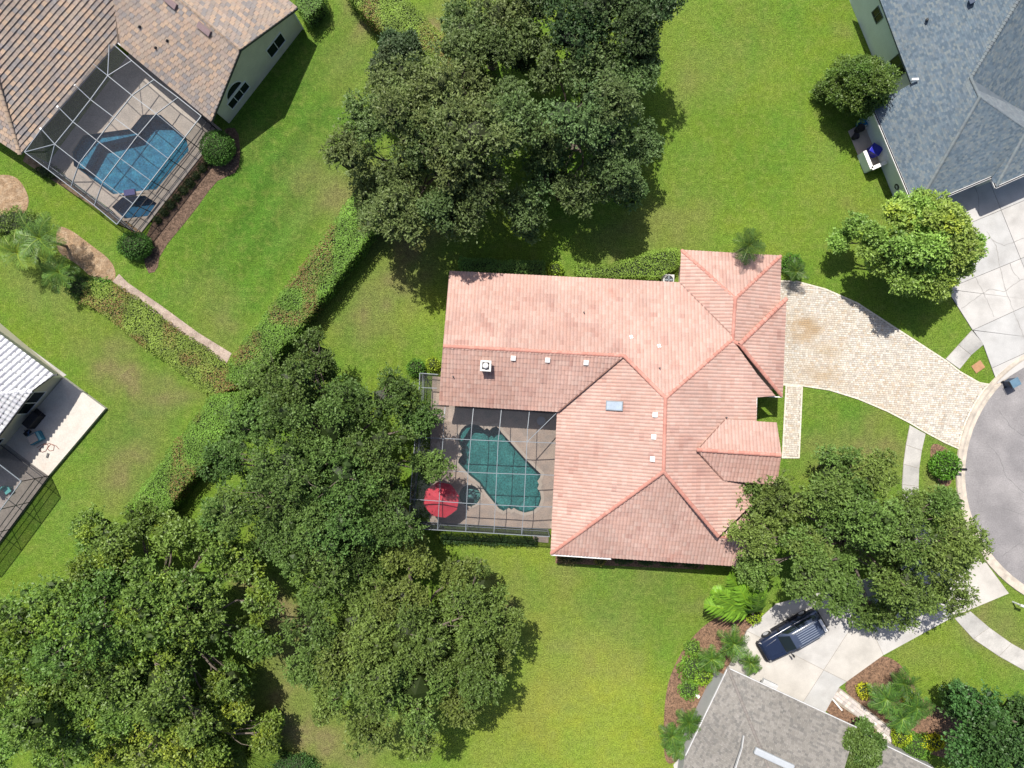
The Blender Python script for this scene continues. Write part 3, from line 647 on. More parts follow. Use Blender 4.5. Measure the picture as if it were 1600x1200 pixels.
# front garage door, entry door, some windows (seen only from the side)
def on_edge(P, i, s0, s1):
    a, b = P[i], P[(i + 1) % len(P)]; return a.lerp(b, s0), a.lerp(b, s1), Vector(((b - a).y, -(b - a).x))
def edge_near(P, p):
    return min(range(len(P)), key=lambda i: ((P[i] + P[(i + 1) % len(P)]) / 2 - Vector((p.x, p.y))).length)
for px, s0, s1, z0, z1, n in (((1040, 877), .2, .3, 1, 2.2, 2), ((1040, 877), .5, .62, 1, 2.2, 2), ((1040, 877), .75, .85, 1, 2.2, 2), ((866, 760), .15, .4, .1, 2.3, 3), ((866, 760), .55, .8, .1, 2.3, 3), ((780, 638), .2, .4, .1, 2.3, 3), ((780, 638), .6, .85, .1, 2.3, 3), ((880, 432), .2, .27, 1, 2.2, 2), ((880, 432), .55, .62, 1, 2.2, 2), ((695, 530), .3, .45, 1, 2.2, 2)):
    i = edge_near(FT, W(*px, 3)); a, b, o_ = on_edge(FT, i, s0, s1); window(house, a, b, z0, z1, o_, n)
i = edge_near(FT, W(1224, 545, 3)); a, b, o_ = on_edge(FT, i, .15, .85); window(house, a, b, .1, 2.3, o_, 4, frame=M_WHITE)['label'] = 'wide white garage door with four panels'
# things fixed on the roof: vents, skylight, boxed exhaust
def on_roof(pl, px, py): return pl.at(px, py)
M_VENT = pm('white_vent', (.75, .73, .7), .5, .05, 3)
def slab_on(pl, px, py, wu, wv, h, mat, name, parent, lift=.05, ang=0.):
    c = pl.at(px, py) + pl.n * lift; ca, sa = math.cos(ang), math.sin(ang); d = pl.d * ca + pl.up * sa; u = pl.up * ca - pl.d * sa; v = []
    for z in (0, h):
        for sx, sy in ((-1, -1), (1, -1), (1, 1), (-1, 1)): v.append(c + d * (sx * wu / 2) + u * (sy * wv / 2) + pl.n * z)
    if d.cross(u).dot(pl.n) < 0: v = [v[3], v[2], v[1], v[0], v[7], v[6], v[5], v[4]]
    return MB().mesh(v, [(3, 2, 1, 0), (4, 5, 6, 7), (0, 1, 5, 4), (1, 2, 6, 5), (2, 3, 7, 6), (3, 0, 4, 7)]).build(name, mat, parent, bevel=.02 if h > .08 else 0)
for px, py, pl in ((802, 559, pWS), (855.5, 562, pWS), (915.5, 566, pWS), (1024, 648, pW), (1022, 682.5, pW), (1020, 717, pW)):
    v_ = slab_on(pl, px, py, .4, .38, .14, M_VENT, 'roof_vent', house); v_['label'] = 'small white square roof vent'
sk = slab_on(pW, 960.5, 634, .78, 1.38, .14, M_ALU, 'skylight', house); MB().face([pW.at(960.5, 634) + pW.n * .2 + pW.d * (sx * .31) + pW.up * (sy * .6) for sx, sy in ((-1, -1), (1, -1), (1, 1), (-1, 1))]).build('pane', pm('skylight_glass', (.32, .38, .45), .25, .1, 2, spec=.6), sk)
sk['label'] = 'grey skylight with blueish pane'
bx = pWS.at(759.5, 572); mb = MB(); mb.box((bx.x, bx.y, bx.z - .2), .72, .72, .95, math.radians(-3.5)); cb = mb.build('chimney_box', pm('box_stucco', (.5, .44, .38), .8), house); cb['label'] = 'square boxed roof exhaust with round cap'
MB().box((bx.x, bx.y, bx.z + .752), .86, .86, .09, math.radians(-3.5)).build('cap', pm('box_cap', (.62, .6, .57), .6), cb)
MB().box((bx.x, bx.y, bx.z + .845), .56, .56, .02, math.radians(-3.5)).build('opening', M_BLACK, cb)
MB().lathe((bx.x, bx.y, bx.z + .85), [(.14, 0), (.24, .1), (.22, .22), (.1, .28), (.02, .3)], 14).build('round_cap', M_VENT, cb, smooth=True)
for px, py, pl, dd in ((986, 527, pN, 1), (1029.5, 541, pN, 1)):
    c = pl.at(px, py) + pl.n * .07; mb = MB()
    for k in range(4):
        t = k * math.pi / 2 + .5 * dd; mb.beam(c, c + (pl.d * math.cos(t) + pl.up * math.sin(t)) * .17, .12, .05, up=pl.n)
    mb.build('vent_pipe', M_VENT, house)
for px, py, pl in ((912, 488, pN), (1030, 575, pN), (708, 588, pWS), (1134, 652, pE)):
    c = pl.at(px, py); MB().tube([c, c + Vector((0, 0, .35))], .05, 8).build('vent_pipe', pm('lead_pipe', (.1, .1, .1), .6), house)
# ---- the tan tiled house, upper left
tan = thing('tiled_house', 'house with brown and grey blended flat tile roof at the upper left', 'house', G(200, 60, 0))
PAL_T = [(.27, .205, .16), (.24, .19, .16), (.30, .22, .165), (.20, .172, .158), (.185, .168, .162), (.26, .21, .17), (.32, .235, .17), (.22, .182, .155), (.28, .222, .18)]
M_TDECK = pm('brown_fascia', (.12, .09, .07), .7)
tA = Plane((183, 66), (31, 241), 3.0, .45, (20, 60)); tB = Plane((183, 66), (330, 189), 3.0, .47, (330, 40)); tC = Plane((464, 12), (400, -40), 3.0, .47, (330, 40)); tD = Plane((31, 241), (-40, 195), 3.0, .45, (0, 100))
zt = tA.at(178, -10).z
slope(tan, tA, [[(183, 66), (31, 241), (2, 147), (-62, -60), (168, -60), (179, 0)]], 'flat', .42, .36, PAL_T, 201, M_TAN, M_TDECK)
slope(tan, tB, [[(183, 66), (330, 189), (375, 77), (212, -60), (168, -60), (178, 0)]], 'flat', .42, .36, PAL_T, 202, M_TAN, M_TDECK)
slope(tan, tC, [[(375, 77), (464, 12), (375, -60), (212, -60)]], 'flat', .42, .36, PAL_T, 203, M_TAN, M_TDECK)
slope(tan, tD, [[(31, 241), (-70, 176), (-70, -60), (-62, -60), (2, 147)]], 'flat', .42, .36, PAL_T, 204, M_TAN, M_TDECK)
PAL_TC = [(.30, .23, .17), (.26, .2, .16), (.34, .25, .18)]
ridge(tan, tB.at(375, 77), tB.at(212, -60), .16, PAL_TC, M_TAN, 21); ridge(tan, tD.at(31, 241), tD.at(-20, 76), .16, PAL_TC, M_TAN, 22)
M_TWALL = pm('olive_stucco', (.64, .60, .48), .85, .07, 1, .1, 16, .004, 40)
TW = WP([(473, 45), (358, 193)])              # foot of the gable wall
e1, e2 = TW[1], TW[0]; back = (W(183, 66, 3) - W(330, 189, 3)); back.z = 0; back.normalize()
gp_ = tB.at(372, 80); gm = (e1 + e2) / 2
outl = [e1, e2, e2 + back * 16, e1 + back * 8.6]
MB().prism(outl, 0, 2.8).build('wall', M_TWALL, tan)
th = -back * .0
MB().mesh([e1 + Vector((0, 0, 2.8)), e2 + Vector((0, 0, 2.8)), gm + Vector((0, 0, 5.35)), e1 + back * .25 + Vector((0, 0, 2.8)), e2 + back * .25 + Vector((0, 0, 2.8)), gm + back * .25 + Vector((0, 0, 5.35))], [(0, 1, 2), (5, 4, 3), (0, 3, 4, 1), (1, 4, 5, 2), (2, 5, 3, 0)]).build('gable_wall', M_TWALL, tan)
MB().prism([W(183, 66, 3), W(31, 241, 3), W(-60, 180, 3), W(-60, -60, 3), W(150, -60, 3)], 0, 2.75).build('wall', M_TWALL, tan) if False else walls(tan, WP([(150, -60), (125, 20), (-15, 200), (-70, 170), (-70, -60)], 3.0), 2.8, .6, M_TWALL)
od = -back; wd = (e2 - e1).normalized(); Lw = (e2 - e1).length
def onw(s): return e1 + wd * s
window(tan, onw(1.1), onw(3.5), 1.0, 2.0, od, 3); window(tan, onw(1.35), onw(3.25), 2.3, 3.2, od, 1, arched=True)
window(tan, onw(6.6), onw(8.5), 1.05, 2.3, od, 2)
for a, b, pl in (((330, 189), (375, 77), tB), ((464, 12), (375, 77), tC)): MB().beam(pl.at(*a) + od * .05 - Vector((0, 0, .1)), pl.at(*b) + od * .05 - Vector((0, 0, .1)), .06, .22).build('rake_board', M_BRONZE, tan)
for a, b in (((183, 66), (330, 189)), ((183, 66), (31, 241)), ((31, 241), (-60, 182))): gutter(tan, W(*a, 2.95), W(*b, 2.95), pm('grey_gutter', (.5, .5, .52), .5), .11, .1)
MB().tube([e2 + Vector((.05, -.02, 0)), e2 + Vector((.05, -.02, 2.8))], .06, 8).build('downpipe', M_WHITE, tan)
for px, py in ((268, 4), (321, 46)): slab_on(tB, px, py, 1.25, .45, .2, pm('mauve_vent', (.21, .15, .15), .6), 'roof_vent', tan)
for px, py in ((220, 42.5), (263, 64), (245, 75)): slab_on(tB, px, py, .12, .2, .18, M_BLACK, 'vent_pipe', tan)

# ---- screened pool cages
M_SCR = screenmat('roof_screen', .26, (.03, .033, .042)); M_SCRW = screenmat('wall_screen', .46, (.03, .033, .042))
def cage(name, label, loc): return thing(name, label, 'pool cage', loc)
def beams(parent, pts, mat, w=.05, h=.09, name='beam'):
    for p, q in pts: MB().beam(p, q, w, h).build(name, mat, parent)
def panels(parent, quads, mat):
    for q in quads: MB().face(q).build('screen_panel', mat, parent)
def lerp_grid(n00, n10, n01, n11, i, j): return None
Z2 = lambda x, y: (20 + x / 3.87, 60 + y / 3.87)
lc = cage('pool_cage', 'dark screened pool cage with white beams attached to the tan tiled house', W(185, 215))
zl, zh = 3.05, 3.75
# nodes [line][cross]: lines run away from the eave, crosses run along it
NOD = [[(585, 15, zl), (720, 135, zl), (855, 250, zl), (1000, 358, zl), (1140, 470, zl)],
       [(480, 150, zl), (575, 226, zh), (722, 345, zh), (868, 456, zh), (1040, 600, zl)],
       [(377, 283, zl), (470, 370, zh), (615, 480, zh), (757, 587, zh), (941, 727, zl)],
       [(275, 415, zl), (365, 505, zh), (508, 617, zh), (652, 727, zh), (836, 862, zl)],
       [(173, 548, zl), (255, 640, zh), (402, 755, zh), (546, 867, zh), (728, 1000, zl)],
       [(72, 688, zl), (215, 795, zl), (352, 900, zl), (494, 1010, zl), (630, 1125, zl)]]
NOD = [[W(*Z2(x, y), z) for x, y, z in row] for row in NOD]
bl = []
for i in range(6):
    for j in range(5):
        if j < 4: bl.append((NOD[i][j], NOD[i][j + 1]))
        if i < 5: bl.append((NOD[i][j], NOD[i + 1][j]))
bl = [b for b in bl if not ((b[0] - NOD[0][0]).length < .01 and (b[1] - NOD[1][0]).length < .01 and False)]
bl += [(NOD[0][0], NOD[1][1]), (NOD[5][0], NOD[4][1])]
beams(lc, bl, M_ALU)
panels(lc, [[NOD[i][j], NOD[i][j + 1], NOD[i + 1][j + 1], NOD[i + 1][j]] for i in range(5) for j in range(4)], M_SCR)
def ground_under(p): return Vector((p.x, p.y, .15))
def cage_wall(parent, tops, mat_b, scr, rails=(1.1,), post=.055):
    for p in tops: MB().beam(ground_under(p), p, post, post).build('post', mat_b, parent)
    for p, q in zip(tops[:-1], tops[1:]):
        for z in rails + (.2,):
            a = Vector((p.x, p.y, z)); b = Vector((q.x, q.y, z)); MB().beam(a, b, .05, .06).build('rail', mat_b, parent)
        MB().face([ground_under(p), ground_under(q), q, p]).build('screen_panel', scr, parent)
M_DKB = M_BRONZE
cage_wall(lc, [NOD[i][4] for i in range(6)], M_BRONZE, M_SCRW, (1.0, 2.0)); cage_wall(lc, [NOD[5][j] for j in range(5)], M_ALU, M_SCRW, (1.0,)); cage_wall(lc, [NOD[0][j] for j in (3, 4)], M_ALU, M_SCRW, (1.0,))
for i in range(1, 5): MB().box((NOD[i][0].x, NOD[i][0].y, zl), .16, .16, .12, .9).build('bracket', M_WHITE, lc)

mc = cage('pool_cage', 'screened pool cage with grey beams beside the terracotta house', W(770, 730))
Q = lambda x, y, z: W(640 + x / 5, 620 + y / 5, z)
z0, z1 = 3.0, 3.55
# columns west to east, rows from the north eave to the south wall
colx = [[(70, 55, z0), (60, 215, z1), (45, 315, z1), (22, 560, z1), (5, 798, z1), (-6, 1027, z0)],
        [(280, 62, z0), (265, 215, z1), (262, 325, z1), (243, 573, z1), (232, 815, z1), (218, 1040, z0)],
        [(500, 76, z0), (486, 225, z1), (478, 335, z1), (457, 588, z1), (446, 832, z1), (438, 1053, z0)],
        [(718, 89, z0), (704, 235, z1), (692, 345, z1), (680, 598, z1), (670, 844, z1), (658, 1066, z0)],
        [(937, 102, z0), (922, 245, z1), (917, 352, z1), (905, 605, z1), (893, 856, z1), (876, 1080, z0)],
        [(1155, 118, z0), (1143, 255, z0 + .1), (1140, 362, z0 + .1), (1128, 612, z0 + .1), (1115, 860, z0 + .1), (1092, 1092, z0)]]
MN = [[Q(*p) for p in c] for c in colx]
bl = []
for i in range(6):
    for j in range(6):
        if j < 5 and i < 5: bl.append((MN[i][j], MN[i][j + 1]))
        if i < 5 and j != 0 and not (j == 1): bl.append((MN[i][j], MN[i + 1][j]))
bl += [(MN[4][2], MN[5][0])]
beams(mc, bl, M_ALU, .045, .09)
panels(mc, [[MN[i][j], MN[i][j + 1], MN[i + 1][j + 1], MN[i + 1][j]] for i in range(5) for j in range(5)], M_SCR)
cage_wall(mc, [MN[i][5] for i in range(6)], M_ALU, M_SCRW, (1.0,)); cage_wall(mc, [MN[0][j] for j in (0, 2, 3, 4, 5)], M_ALU, M_SCRW, (1.0,))
an = [W(656, 583, 3), W(684, 585, 3), W(681, 628, 3), W(654, 628, 3)]
beams(mc, [(an[0], an[1]), (an[0], an[3]), (an[0].lerp(an[3], .5), an[1].lerp(an[2], .5))], M_ALU); panels(mc, [an], M_SCR); cage_wall(mc, [an[1], an[0], an[3]], M_ALU, M_SCRW, (1.0,))

# ---- decks and pools
M_DECKA = pm('deck_pavers', (.36, .285, .235), .85, .1, 1., .16, 9., .004, 20, col2=(.30, .25, .215), c2scale=1.2)
M_DECKB = pm('deck_concrete', (.40, .35, .30), .85, .08, 1., .14, 8., .004, 20, col2=(.34, .30, .26), c2scale=.8)
M_COPE = pm('coping', (.40, .34, .285), .8, .08, 3, .1, 14)
d1 = flat('pool_deck', MAIN_DECK, .1, M_DECKA, holes=[offset(POOL_A, -.06), offset(SPA_A, -.06)], thick=.12); tag(d1, 'tan paver pool deck inside the screened cage of the terracotta house', 'pool deck', kind='structure')
d2 = flat('pool_deck', LEFT_DECK, .1, M_DECKB, holes=[offset(POOL_B, -.06), offset(SPA_B, -.06)], thick=.12); tag(d2, 'beige pool deck inside the screened cage of the tan tiled house', 'pool deck', kind='structure')
def pool(name, label, cat, outline, depth, plaster, water, lvl=-.02, copew=.28, ledges=(), tile=None):
    P = ccw(outline); cx = sum(p[0] for p in P) / len(P); cy = sum(p[1] for p in P) / len(P)
    t = thing(name, label, cat, (cx, cy, 0)); mb = MB(); n = len(P)
    for i in range(n):
        a, b = P[i], P[(i + 1) % n]; mb.face([(a[0], a[1], .09), (b[0], b[1], .09), (b[0], b[1], -depth), (a[0], a[1], -depth)])
    mb.face([(p[0], p[1], -depth) for p in P]); mb.build('basin', plaster, t)
    for pl, top in ledges: MB().prism(pl, -depth + .01, top).build('step', plaster, t)
    I = offset(P, .012); MB().face([(p.x, p.y, lvl) for p in I]).build('water', water, t)
    o = offset(P, -copew); mb = MB()
    for i in range(n):
        a, b, c, d = P[i], P[(i + 1) % n], o[(i + 1) % n], o[i]
        mb.face([(a[0], a[1], .125), (d.x, d.y, .125), (c.x, c.y, .125), (b[0], b[1], .125)]); mb.face([(a[0], a[1], .0), (a[0], a[1], .125), (b[0], b[1], .125), (b[0], b[1], .0)]); mb.face([(d.x, d.y, .125), (d.x, d.y, .1), (c.x, c.y, .1), (c.x, c.y, .125)])
    mb.build('coping', M_COPE, t); return t
M_PLA = pm('teal_plaster', (.045, .165, .165), .7, .16, .8, .5, 7., col2=(.07, .215, .21), c2scale=1.2)
M_PLB = pm('blue_plaster', (.04, .16, .25), .7, .16, .8, .45, 7., col2=(.07, .23, .31), c2scale=1.2)
WA = watermat('pool_water_teal', (.72, .92, .91)); WB = watermat('pool_water_blue', (.68, .88, .95))
Qz = lambda L_: [Q(x, y, 0) for x, y in L_]
M_LEDGE = pm('ledge_plaster', (.12, .22, .21), .7, .1, 1, .2, 10)
pool('swimming_pool', 'teal freeform swimming pool beside the terracotta house', 'swimming pool', POOL_A, 1.3, M_PLA, WA, ledges=[(Qz([(384, 345), (390, 292), (408, 258), (437, 228), (485, 213), (470, 250), (420, 330), (402, 380)]), -.3), (Qz([(1022, 795), (1006, 848), (963, 885), (900, 900), (850, 885), (880, 830), (940, 790)]), -.45)])
spa = pool('spa_pool', 'small round teal spa between the red umbrella and the large pool', 'spa', SPA_A, .85, M_LEDGE, WA, copew=.2, lvl=.0)
cs = W(734, 774); MB().lathe((cs.x, cs.y, -.84), [(.48, 0), (.46, .2)], 18).build('footwell', pm('footwell', (.2, .3, .3), .7), spa)
pool('swimming_pool', 'angular blue swimming pool under the left pool cage', 'swimming pool', POOL_B, 1.35, M_PLB, WB, ledges=[(WP([(114, 238), (131, 212), (206, 202), (212, 208), (150, 222), (128, 262), (117, 260)]), -.35)])
pool('spa_pool', 'dark blue octagonal spa at the corner of the left pool cage', 'spa', SPA_B, .9, pm('spa_plaster', (.05, .14, .24), .7, .15, 2), WB, copew=.22, lvl=.05)
sp = W(205, 302); tag(MB().box((sp.x, sp.y, .1), .95, .5, .22, math.radians(8)).build('spa_spillway', pm('spill_tile', (.05, .05, .16), .3)), 'small dark violet tiled spillway between the left pool and its spa', 'spillway')

# ---- the blue shingled house, upper right
blue = thing('shingled_house', 'two storey house with blue grey shingle roof at the upper right', 'house', G(1500, 150, 0))
PAL_B = [(0.1, 0.131, 0.162), (0.118, 0.15, 0.176), (0.085, 0.117, 0.148), (0.137, 0.164, 0.183), (0.148, 0.172, 0.179), (0.107, 0.142, 0.169), (0.122, 0.146, 0.162), (0.081, 0.11, 0.138)]
M_BDECK = pm('blue_fascia', (.1, .12, .14), .7)
bW = Plane((1362, 165), (1420, 303), 3.0, .46, (1520, 100))
slope(blue, bW, [[(1362, 165), (1430, 327), (1531, 152), (1517, 122), (1425, 131)], [(1425, 131), (1517, 122), (1628, -60), (1354, -60)]], 'shingle', .24, .15, PAL_B, 301, M_BLUE, M_BDECK, .22)
k1 = bW.at(1531, 152); k0 = bW.at(1517, 122); se_ = W(1430, 327, 3.0); se2 = W(1549, 277, 3.0)
bS = Plane3([se_, se2, k1], se2 - se_)
slope(blue, bS, [[(1430, 327), (1549, 277), (1604, 203), (1531, 152)]], 'shingle', .24, .15, PAL_B, 302, M_BLUE, M_BDECK, .22)
kr = bS.at(1604, 203); bS2 = Plane3([W(1556, 293, 2.9), W(1640, 256, 2.9), bS.at(1590, 222)], W(1640, 256, 2.9) - W(1556, 293, 2.9))
slope(blue, bS2, [[(1556, 293), (1660, 247), (1660, 190), (1604, 203), (1550, 279)]], 'shingle', .24, .15, PAL_B, 303, M_BLUE, M_BDECK, .22)
bT = Plane3([k0, k1, kr], kr - k1); slope(blue, bT, [[(1517, 122), (1531, 152), (1604, 203), (1660, 235), (1660, 200), (1592, 170)]], 'shingle', .30, .15, [(.15, .175, .19), (.14, .16, .18), (.165, .185, .2)], 304, M_BLUE, M_BDECK, .1)
far = bT.at(1592, 170) - Vector((0, 0, .15)); bNE = Plane3([k0, bW.at(1628, -60), far], bW.at(1628, -60) - k0)
slope(blue, bNE, [[(1517, 122), (1592, 170), (1680, 226), (1680, -60), (1628, -60)]], 'shingle', .24, .15, PAL_B, 305, M_BLUE, M_BDECK, .1)
PAL_BC = [(.155, .18, .19), (.17, .19, .195), (.145, .165, .18)]
for a, b in ((k0, bW.at(1628, -60)), (k1, bW.at(1430, 327)), (k0, k1), (bS.at(1604, 205), W(1556, 293, 2.95))): ridge(blue, a, b, .13, PAL_BC, M_BLUE, 31, .25, .015)
M_BWALL = pm('pale_green_siding', (.64, .70, .68), .8, .05, 1, .05, 10)
wb0, wb1 = W(1305, -53), W(1391, 156)           # foot of the tall west wall
nrm = Vector((wb1.y - wb0.y, -(wb1.x - wb0.x), 0)).normalized(); nrm = nrm if nrm.x < 0 else -nrm
MB().prism([wb0, wb1, wb1 - nrm * 9, wb0 - nrm * 9], 0, 4.6).build('wall', M_BWALL, blue)
lw = [W(1400, 316), W(1375, 258), W(1354, 201), W(1349, 185)]
MB().prism([W(1400, 318), W(1348, 190), W(1348, 190) - nrm * 6, W(1400, 318) - nrm * 6], 0, 2.82).build('wall', M_BWALL, blue)
walls(blue, WP([(1430, 200), (1430, 327), (1549, 277), (1556, 293), (1660, 247), (1660, 120)], 3.0), 2.8, .6, M_BWALL)
def wpt(s, a=wb0, b=wb1): d = (b - a).normalized(); return a + d * s
for s0, wdt, za, zb in ((2.6, 1.0, 1.9, 2.8), (5.6, .95, 2.1, 3.0), (9.9, 1.5, 1.9, 3.1)): window(blue, wpt(s0), wpt(s0 + wdt), za, zb, nrm, 2, frame=pm('dark_green_trim', (.09, .11, .1), .6))
for a, b in ((W(1362, 165, 3.0), W(1430, 327, 3.0)), (se_, se2), (W(1549, 277, 3.0), W(1556, 293, 2.95)), (W(1556, 293, 2.95), W(1660, 247, 2.95))):
    gutter(blue, a + nrm * .06, b + nrm * .06, M_WHITE, .17, .13); MB().beam(a + nrm * .05 + Vector((0, 0, .072)), b + nrm * .05 + Vector((0, 0, .072)), .1, .02).build('gutter_trough', M_BLACK, blue)
slab_on(bW, 1448, 32, .18, .18, .3, M_BLACK, 'vent_pipe', blue); slab_on(bW, 1517, 4, .35, .35, .35, pm('navy_vent', (.03, .05, .09), .5), 'roof_vent', blue)
dsh = bW.at(1421, 130); mb = MB(); mb.tube([dsh, dsh + Vector((0, 0, .5))], .03, 6); mb.build('antenna_pole', M_ALU, blue); mb = MB(); mb.beam(dsh + Vector((-.1, .1, .5)), dsh + Vector((.45, .12, .5)), .16, .05); mb.build('antenna', M_WHITE, blue)
dm = MB(); q0 = bT.at(1598, 142); dm.beam(q0 + Vector((.35, 0, .5)), q0 + Vector((.35, -1.6, .3)), .5, .7); dm.build('dormer_side', M_WHITE, blue)
# screened service yard by its wall
yd = WP([(1325, 205), (1350, 190), (1378, 258), (1352, 270), (1341, 244)])
y0 = flat('service_yard', yd, .05, pm('yard_slab', (.42, .36, .31), .85, .12, 1.5, .1), thick=.06); tag(y0, 'small concrete service yard against the blue shingled house', 'yard', kind='structure')
fw = thing('yard_wall', 'low pale wall with white top around the bins by the blue shingled house', 'wall', W(1352, 268)); za = 1.15
A_, B_, C_ = W(1340, 243), W(1351, 270), W(1374, 260)
for a, b in ((A_, B_), (B_, C_)):
    MB().beam(a + Vector((0, 0, za / 2)), b + Vector((0, 0, za / 2)), .12, za).build('wall_panel', M_BWALL, fw); MB().beam(a + Vector((0, 0, za + .03)), b + Vector((0, 0, za + .03)), .3, .06).build('white_cap', M_WHITE, fw)
# ---- the grey shingled house, lower right
grey = thing('shingled_house', 'house with grey brown shingle roof at the lower right', 'house', G(1230, 1140, 0))
PAL_G = [(0.182, 0.171, 0.154), (0.205, 0.192, 0.173), (0.164, 0.154, 0.141), (0.215, 0.201, 0.183), (0.15, 0.143, 0.132), (0.193, 0.18, 0.162)]
M_GDECK = pm('grey_fascia', (.5, .5, .5), .6)
gW = Plane((1137, 1043), (1071, 1180), 2.8, .33, (1200, 1180)); gN = Plane((1137, 1043), (1338, 1136), 2.8, .33, (1200, 1180))
slope(grey, gW, [[(1137, 1043), (1071, 1180), (1060, 1260), (1225, 1260)]], 'shingle', .32, .17, PAL_G, 401, M_GREY, M_GDECK, .16)
slope(grey, gN, [[(1137, 1043), (1338, 1136), (1300, 1260), (1225, 1260)]], 'shingle', .32, .17, PAL_G, 402, M_GREY, M_GDECK, .16)
g2 = Plane((1375, 1160), (1480, 1212), 2.8, .2, (1420, 1230)); slope(grey, g2, [[(1375, 1160), (1490, 1216), (1470, 1260), (1355, 1260), (1358, 1204)]], 'shingle', .32, .17, PAL_G, 403, M_GREY, M_GDECK, .16)
ridge(grey, gN.at(1137, 1043), gN.at(1225, 1260), .12, [(.2, .18, .165), (.21, .19, .17), (.19, .172, .158)], M_GREY, 41, .25, .012)
# a wide front gable rising from the north slope
def gbl(a, b, c, seed):
    P = [gN.at(*a), gN.at(*b), gN.at(*c)]; return P
gr0 = gN.at(1214, 1079) + Vector((0, 0, .06)); gr1 = gN.at(1250, 1180) + Vector((0, 0, .9)); g3 = Plane3([gr0, gr1, gN.at(1330, 1133) + Vector((0, 0, .02))], gr1 - gr0)
M_GWALL = pm('grey_stucco', (.33, .33, .33), .85, .06, 1, .06, 14)
GO = WP([(1129, 1060), (1325, 1152), (1300, 1262), (1060, 1262), (1071, 1180)], 2.8); walls(grey, GO, 2.66, .35, M_GWALL); walls(grey, WP([(1375, 1160), (1490, 1216), (1470, 1260), (1355, 1260)], 2.8), 2.66, .35, M_GWALL)
for a, b in (((1137, 1043), (1071, 1180)), ((1137, 1043), (1338, 1136)), ((1375, 1160), (1490, 1216)), ((1375, 1160), (1358, 1204)), ((1338, 1136), (1318, 1200))): gutter(grey, W(*a, 2.77), W(*b, 2.77), pm('pale_gutter', (.5, .5, .5), .5), .07, .12)
rv = [gN.at(1178, 1170), gN.at(1238, 1198)]; mb = MB(); mb.beam(rv[0] + Vector((0, 0, .18)), rv[1] + Vector((0, 0, .18)), .55, .3); rvo = mb.build('ridge_skylight', pm('milky_plastic', (.38, .4, .42), .35, .05, 3), grey, bevel=.1); rvo['label'] = 'long white rounded skylight'
fl = [gN.at(1161, 1148), gN.at(1158, 1168), gN.at(1146, 1205)]; mb = MB()
for a, b in zip(fl[:-1], fl[1:]): mb.beam(a + Vector((0, 0, .1)), b + Vector((0, 0, .1)), .06, .22)
mb.build('flashing', pm('flashing_grey', (.42, .42, .42), .5), grey)
gft = offset(GO, .35)
for px, s0, s1, n, za, zb in (((1240, 1090), .12, .7, 4, .1, 2.2),):
    i = edge_near(gft, W(*px, 2.8)); a, b, o_ = on_edge(gft, i, s0, s1); window(grey, a, b, za, zb, o_, n)
vs_ = W(1203, 1071, 2.0); MB().box((vs_.x, vs_.y, 1.7), 1.3, .55, .3, math.radians(-25)).build('awning', pm('awning_grey', (.45, .45, .45), .6), grey)

# ---- the white tiled house, left edge
wh = thing('tiled_house', 'house with white barrel tile roof cut by the left edge', 'house', G(20, 620, 0))
PAL_W = [(.5, .5, .52), (.53, .53, .545), (.47, .47, .495), (.55, .55, .56), (.45, .45, .48)]
w1 = Plane((3, 525), (84, 586), 2.9, .42, (-20, 600))
slope(wh, w1, [[(-120, 432), (84, 586), (50, 611), (-120, 624)]], 'spanish', .46, .42, PAL_W, 501, M_WTILE, M_BRONZE, .15)
zc = w1.at(50, 611).z; w2_ = Plane((50, 611), (0, 677), zc, .45, (-30, 610))
slope(wh, w2_, [[(50, 611), (-60, 757), (-120, 700), (-120, 624)]], 'spanish', .4, .36, PAL_W, 502, M_WTILE, M_BRONZE, .15)
ridge(wh, w1.at(50, 611), w1.at(-120, 624), .17, [(.62, .62, .65), (.55, .55, .58)], M_WTILE, 51)
M_WWALL = pm('sand_stucco', (.60, .54, .43), .85, .06, 1, .08, 14, .003, 40)
wa_, wbb = W(101, 590), W(14, 693); wdir = (wbb - wa_).normalized(); wo = Vector((-wdir.y, wdir.x, 0)); wo = wo if wo.x > 0 else -wo
MB().prism([wa_, wa_ + wdir * 12, wa_ + wdir * 12 - wo * 9, wa_ - wo * 9], 0, 2.75).build('wall', M_WWALL, wh)
window(wh, wa_ + wdir * 1.6, wa_ + wdir * 4.0, .95, 2.35, wo, 2); window(wh, wa_ + wdir * 6.8, wa_ + wdir * 7.6, 1.2, 1.9, wo, 1)
MB().beam(W(78, 588, 2.85), W(107, 585.5, 2.85) - Vector((.9, 0, 0)), .12, .12).build('gutter', M_BRONZE, wh)
MB().beam(w2_.at(50, 611) - Vector((0, 0, .1)), w2_.at(-60, 757) - Vector((0, 0, .1)), .14, .14).build('gutter', M_BRONZE, wh)
pt = MB(); pt.prism(WP([(103, 590), (168, 638), (80, 742), (10, 697)]), -.1, .34); pt = pt.build('patio', pm('patio_concrete', (.47, .44, .395), .8, .07, 1, .1, 10, .003, 30, col2=(.47, .41, .36), c2scale=1.4, c2lo=.45, c2hi=.75)); tag(pt, 'raised bright concrete patio beside the white tiled house', 'patio', kind='structure')
lp = MB(); lp.prism(LANAI_DECK, -.1, .3); tag(lp.build('lanai_floor', pm('lanai_floor', (.33, .29, .26), .85, .1, 1, .14, 8)), 'brown floor of the screened porch at the left edge', 'floor', kind='structure')
c3 = cage('screen_porch', 'dark screened porch cut by the left edge below the bright patio', W(40, 790)); zt = 3.5
bs = [(79, 743), (49, 784), (18, 826), (-14, 868)]; tp = [Vector((*W(a, b).xy, zt)) for a, b in bs]; inn = [p + Vector((-3.4, 2.6, 0)) * 1.1 for p in tp]
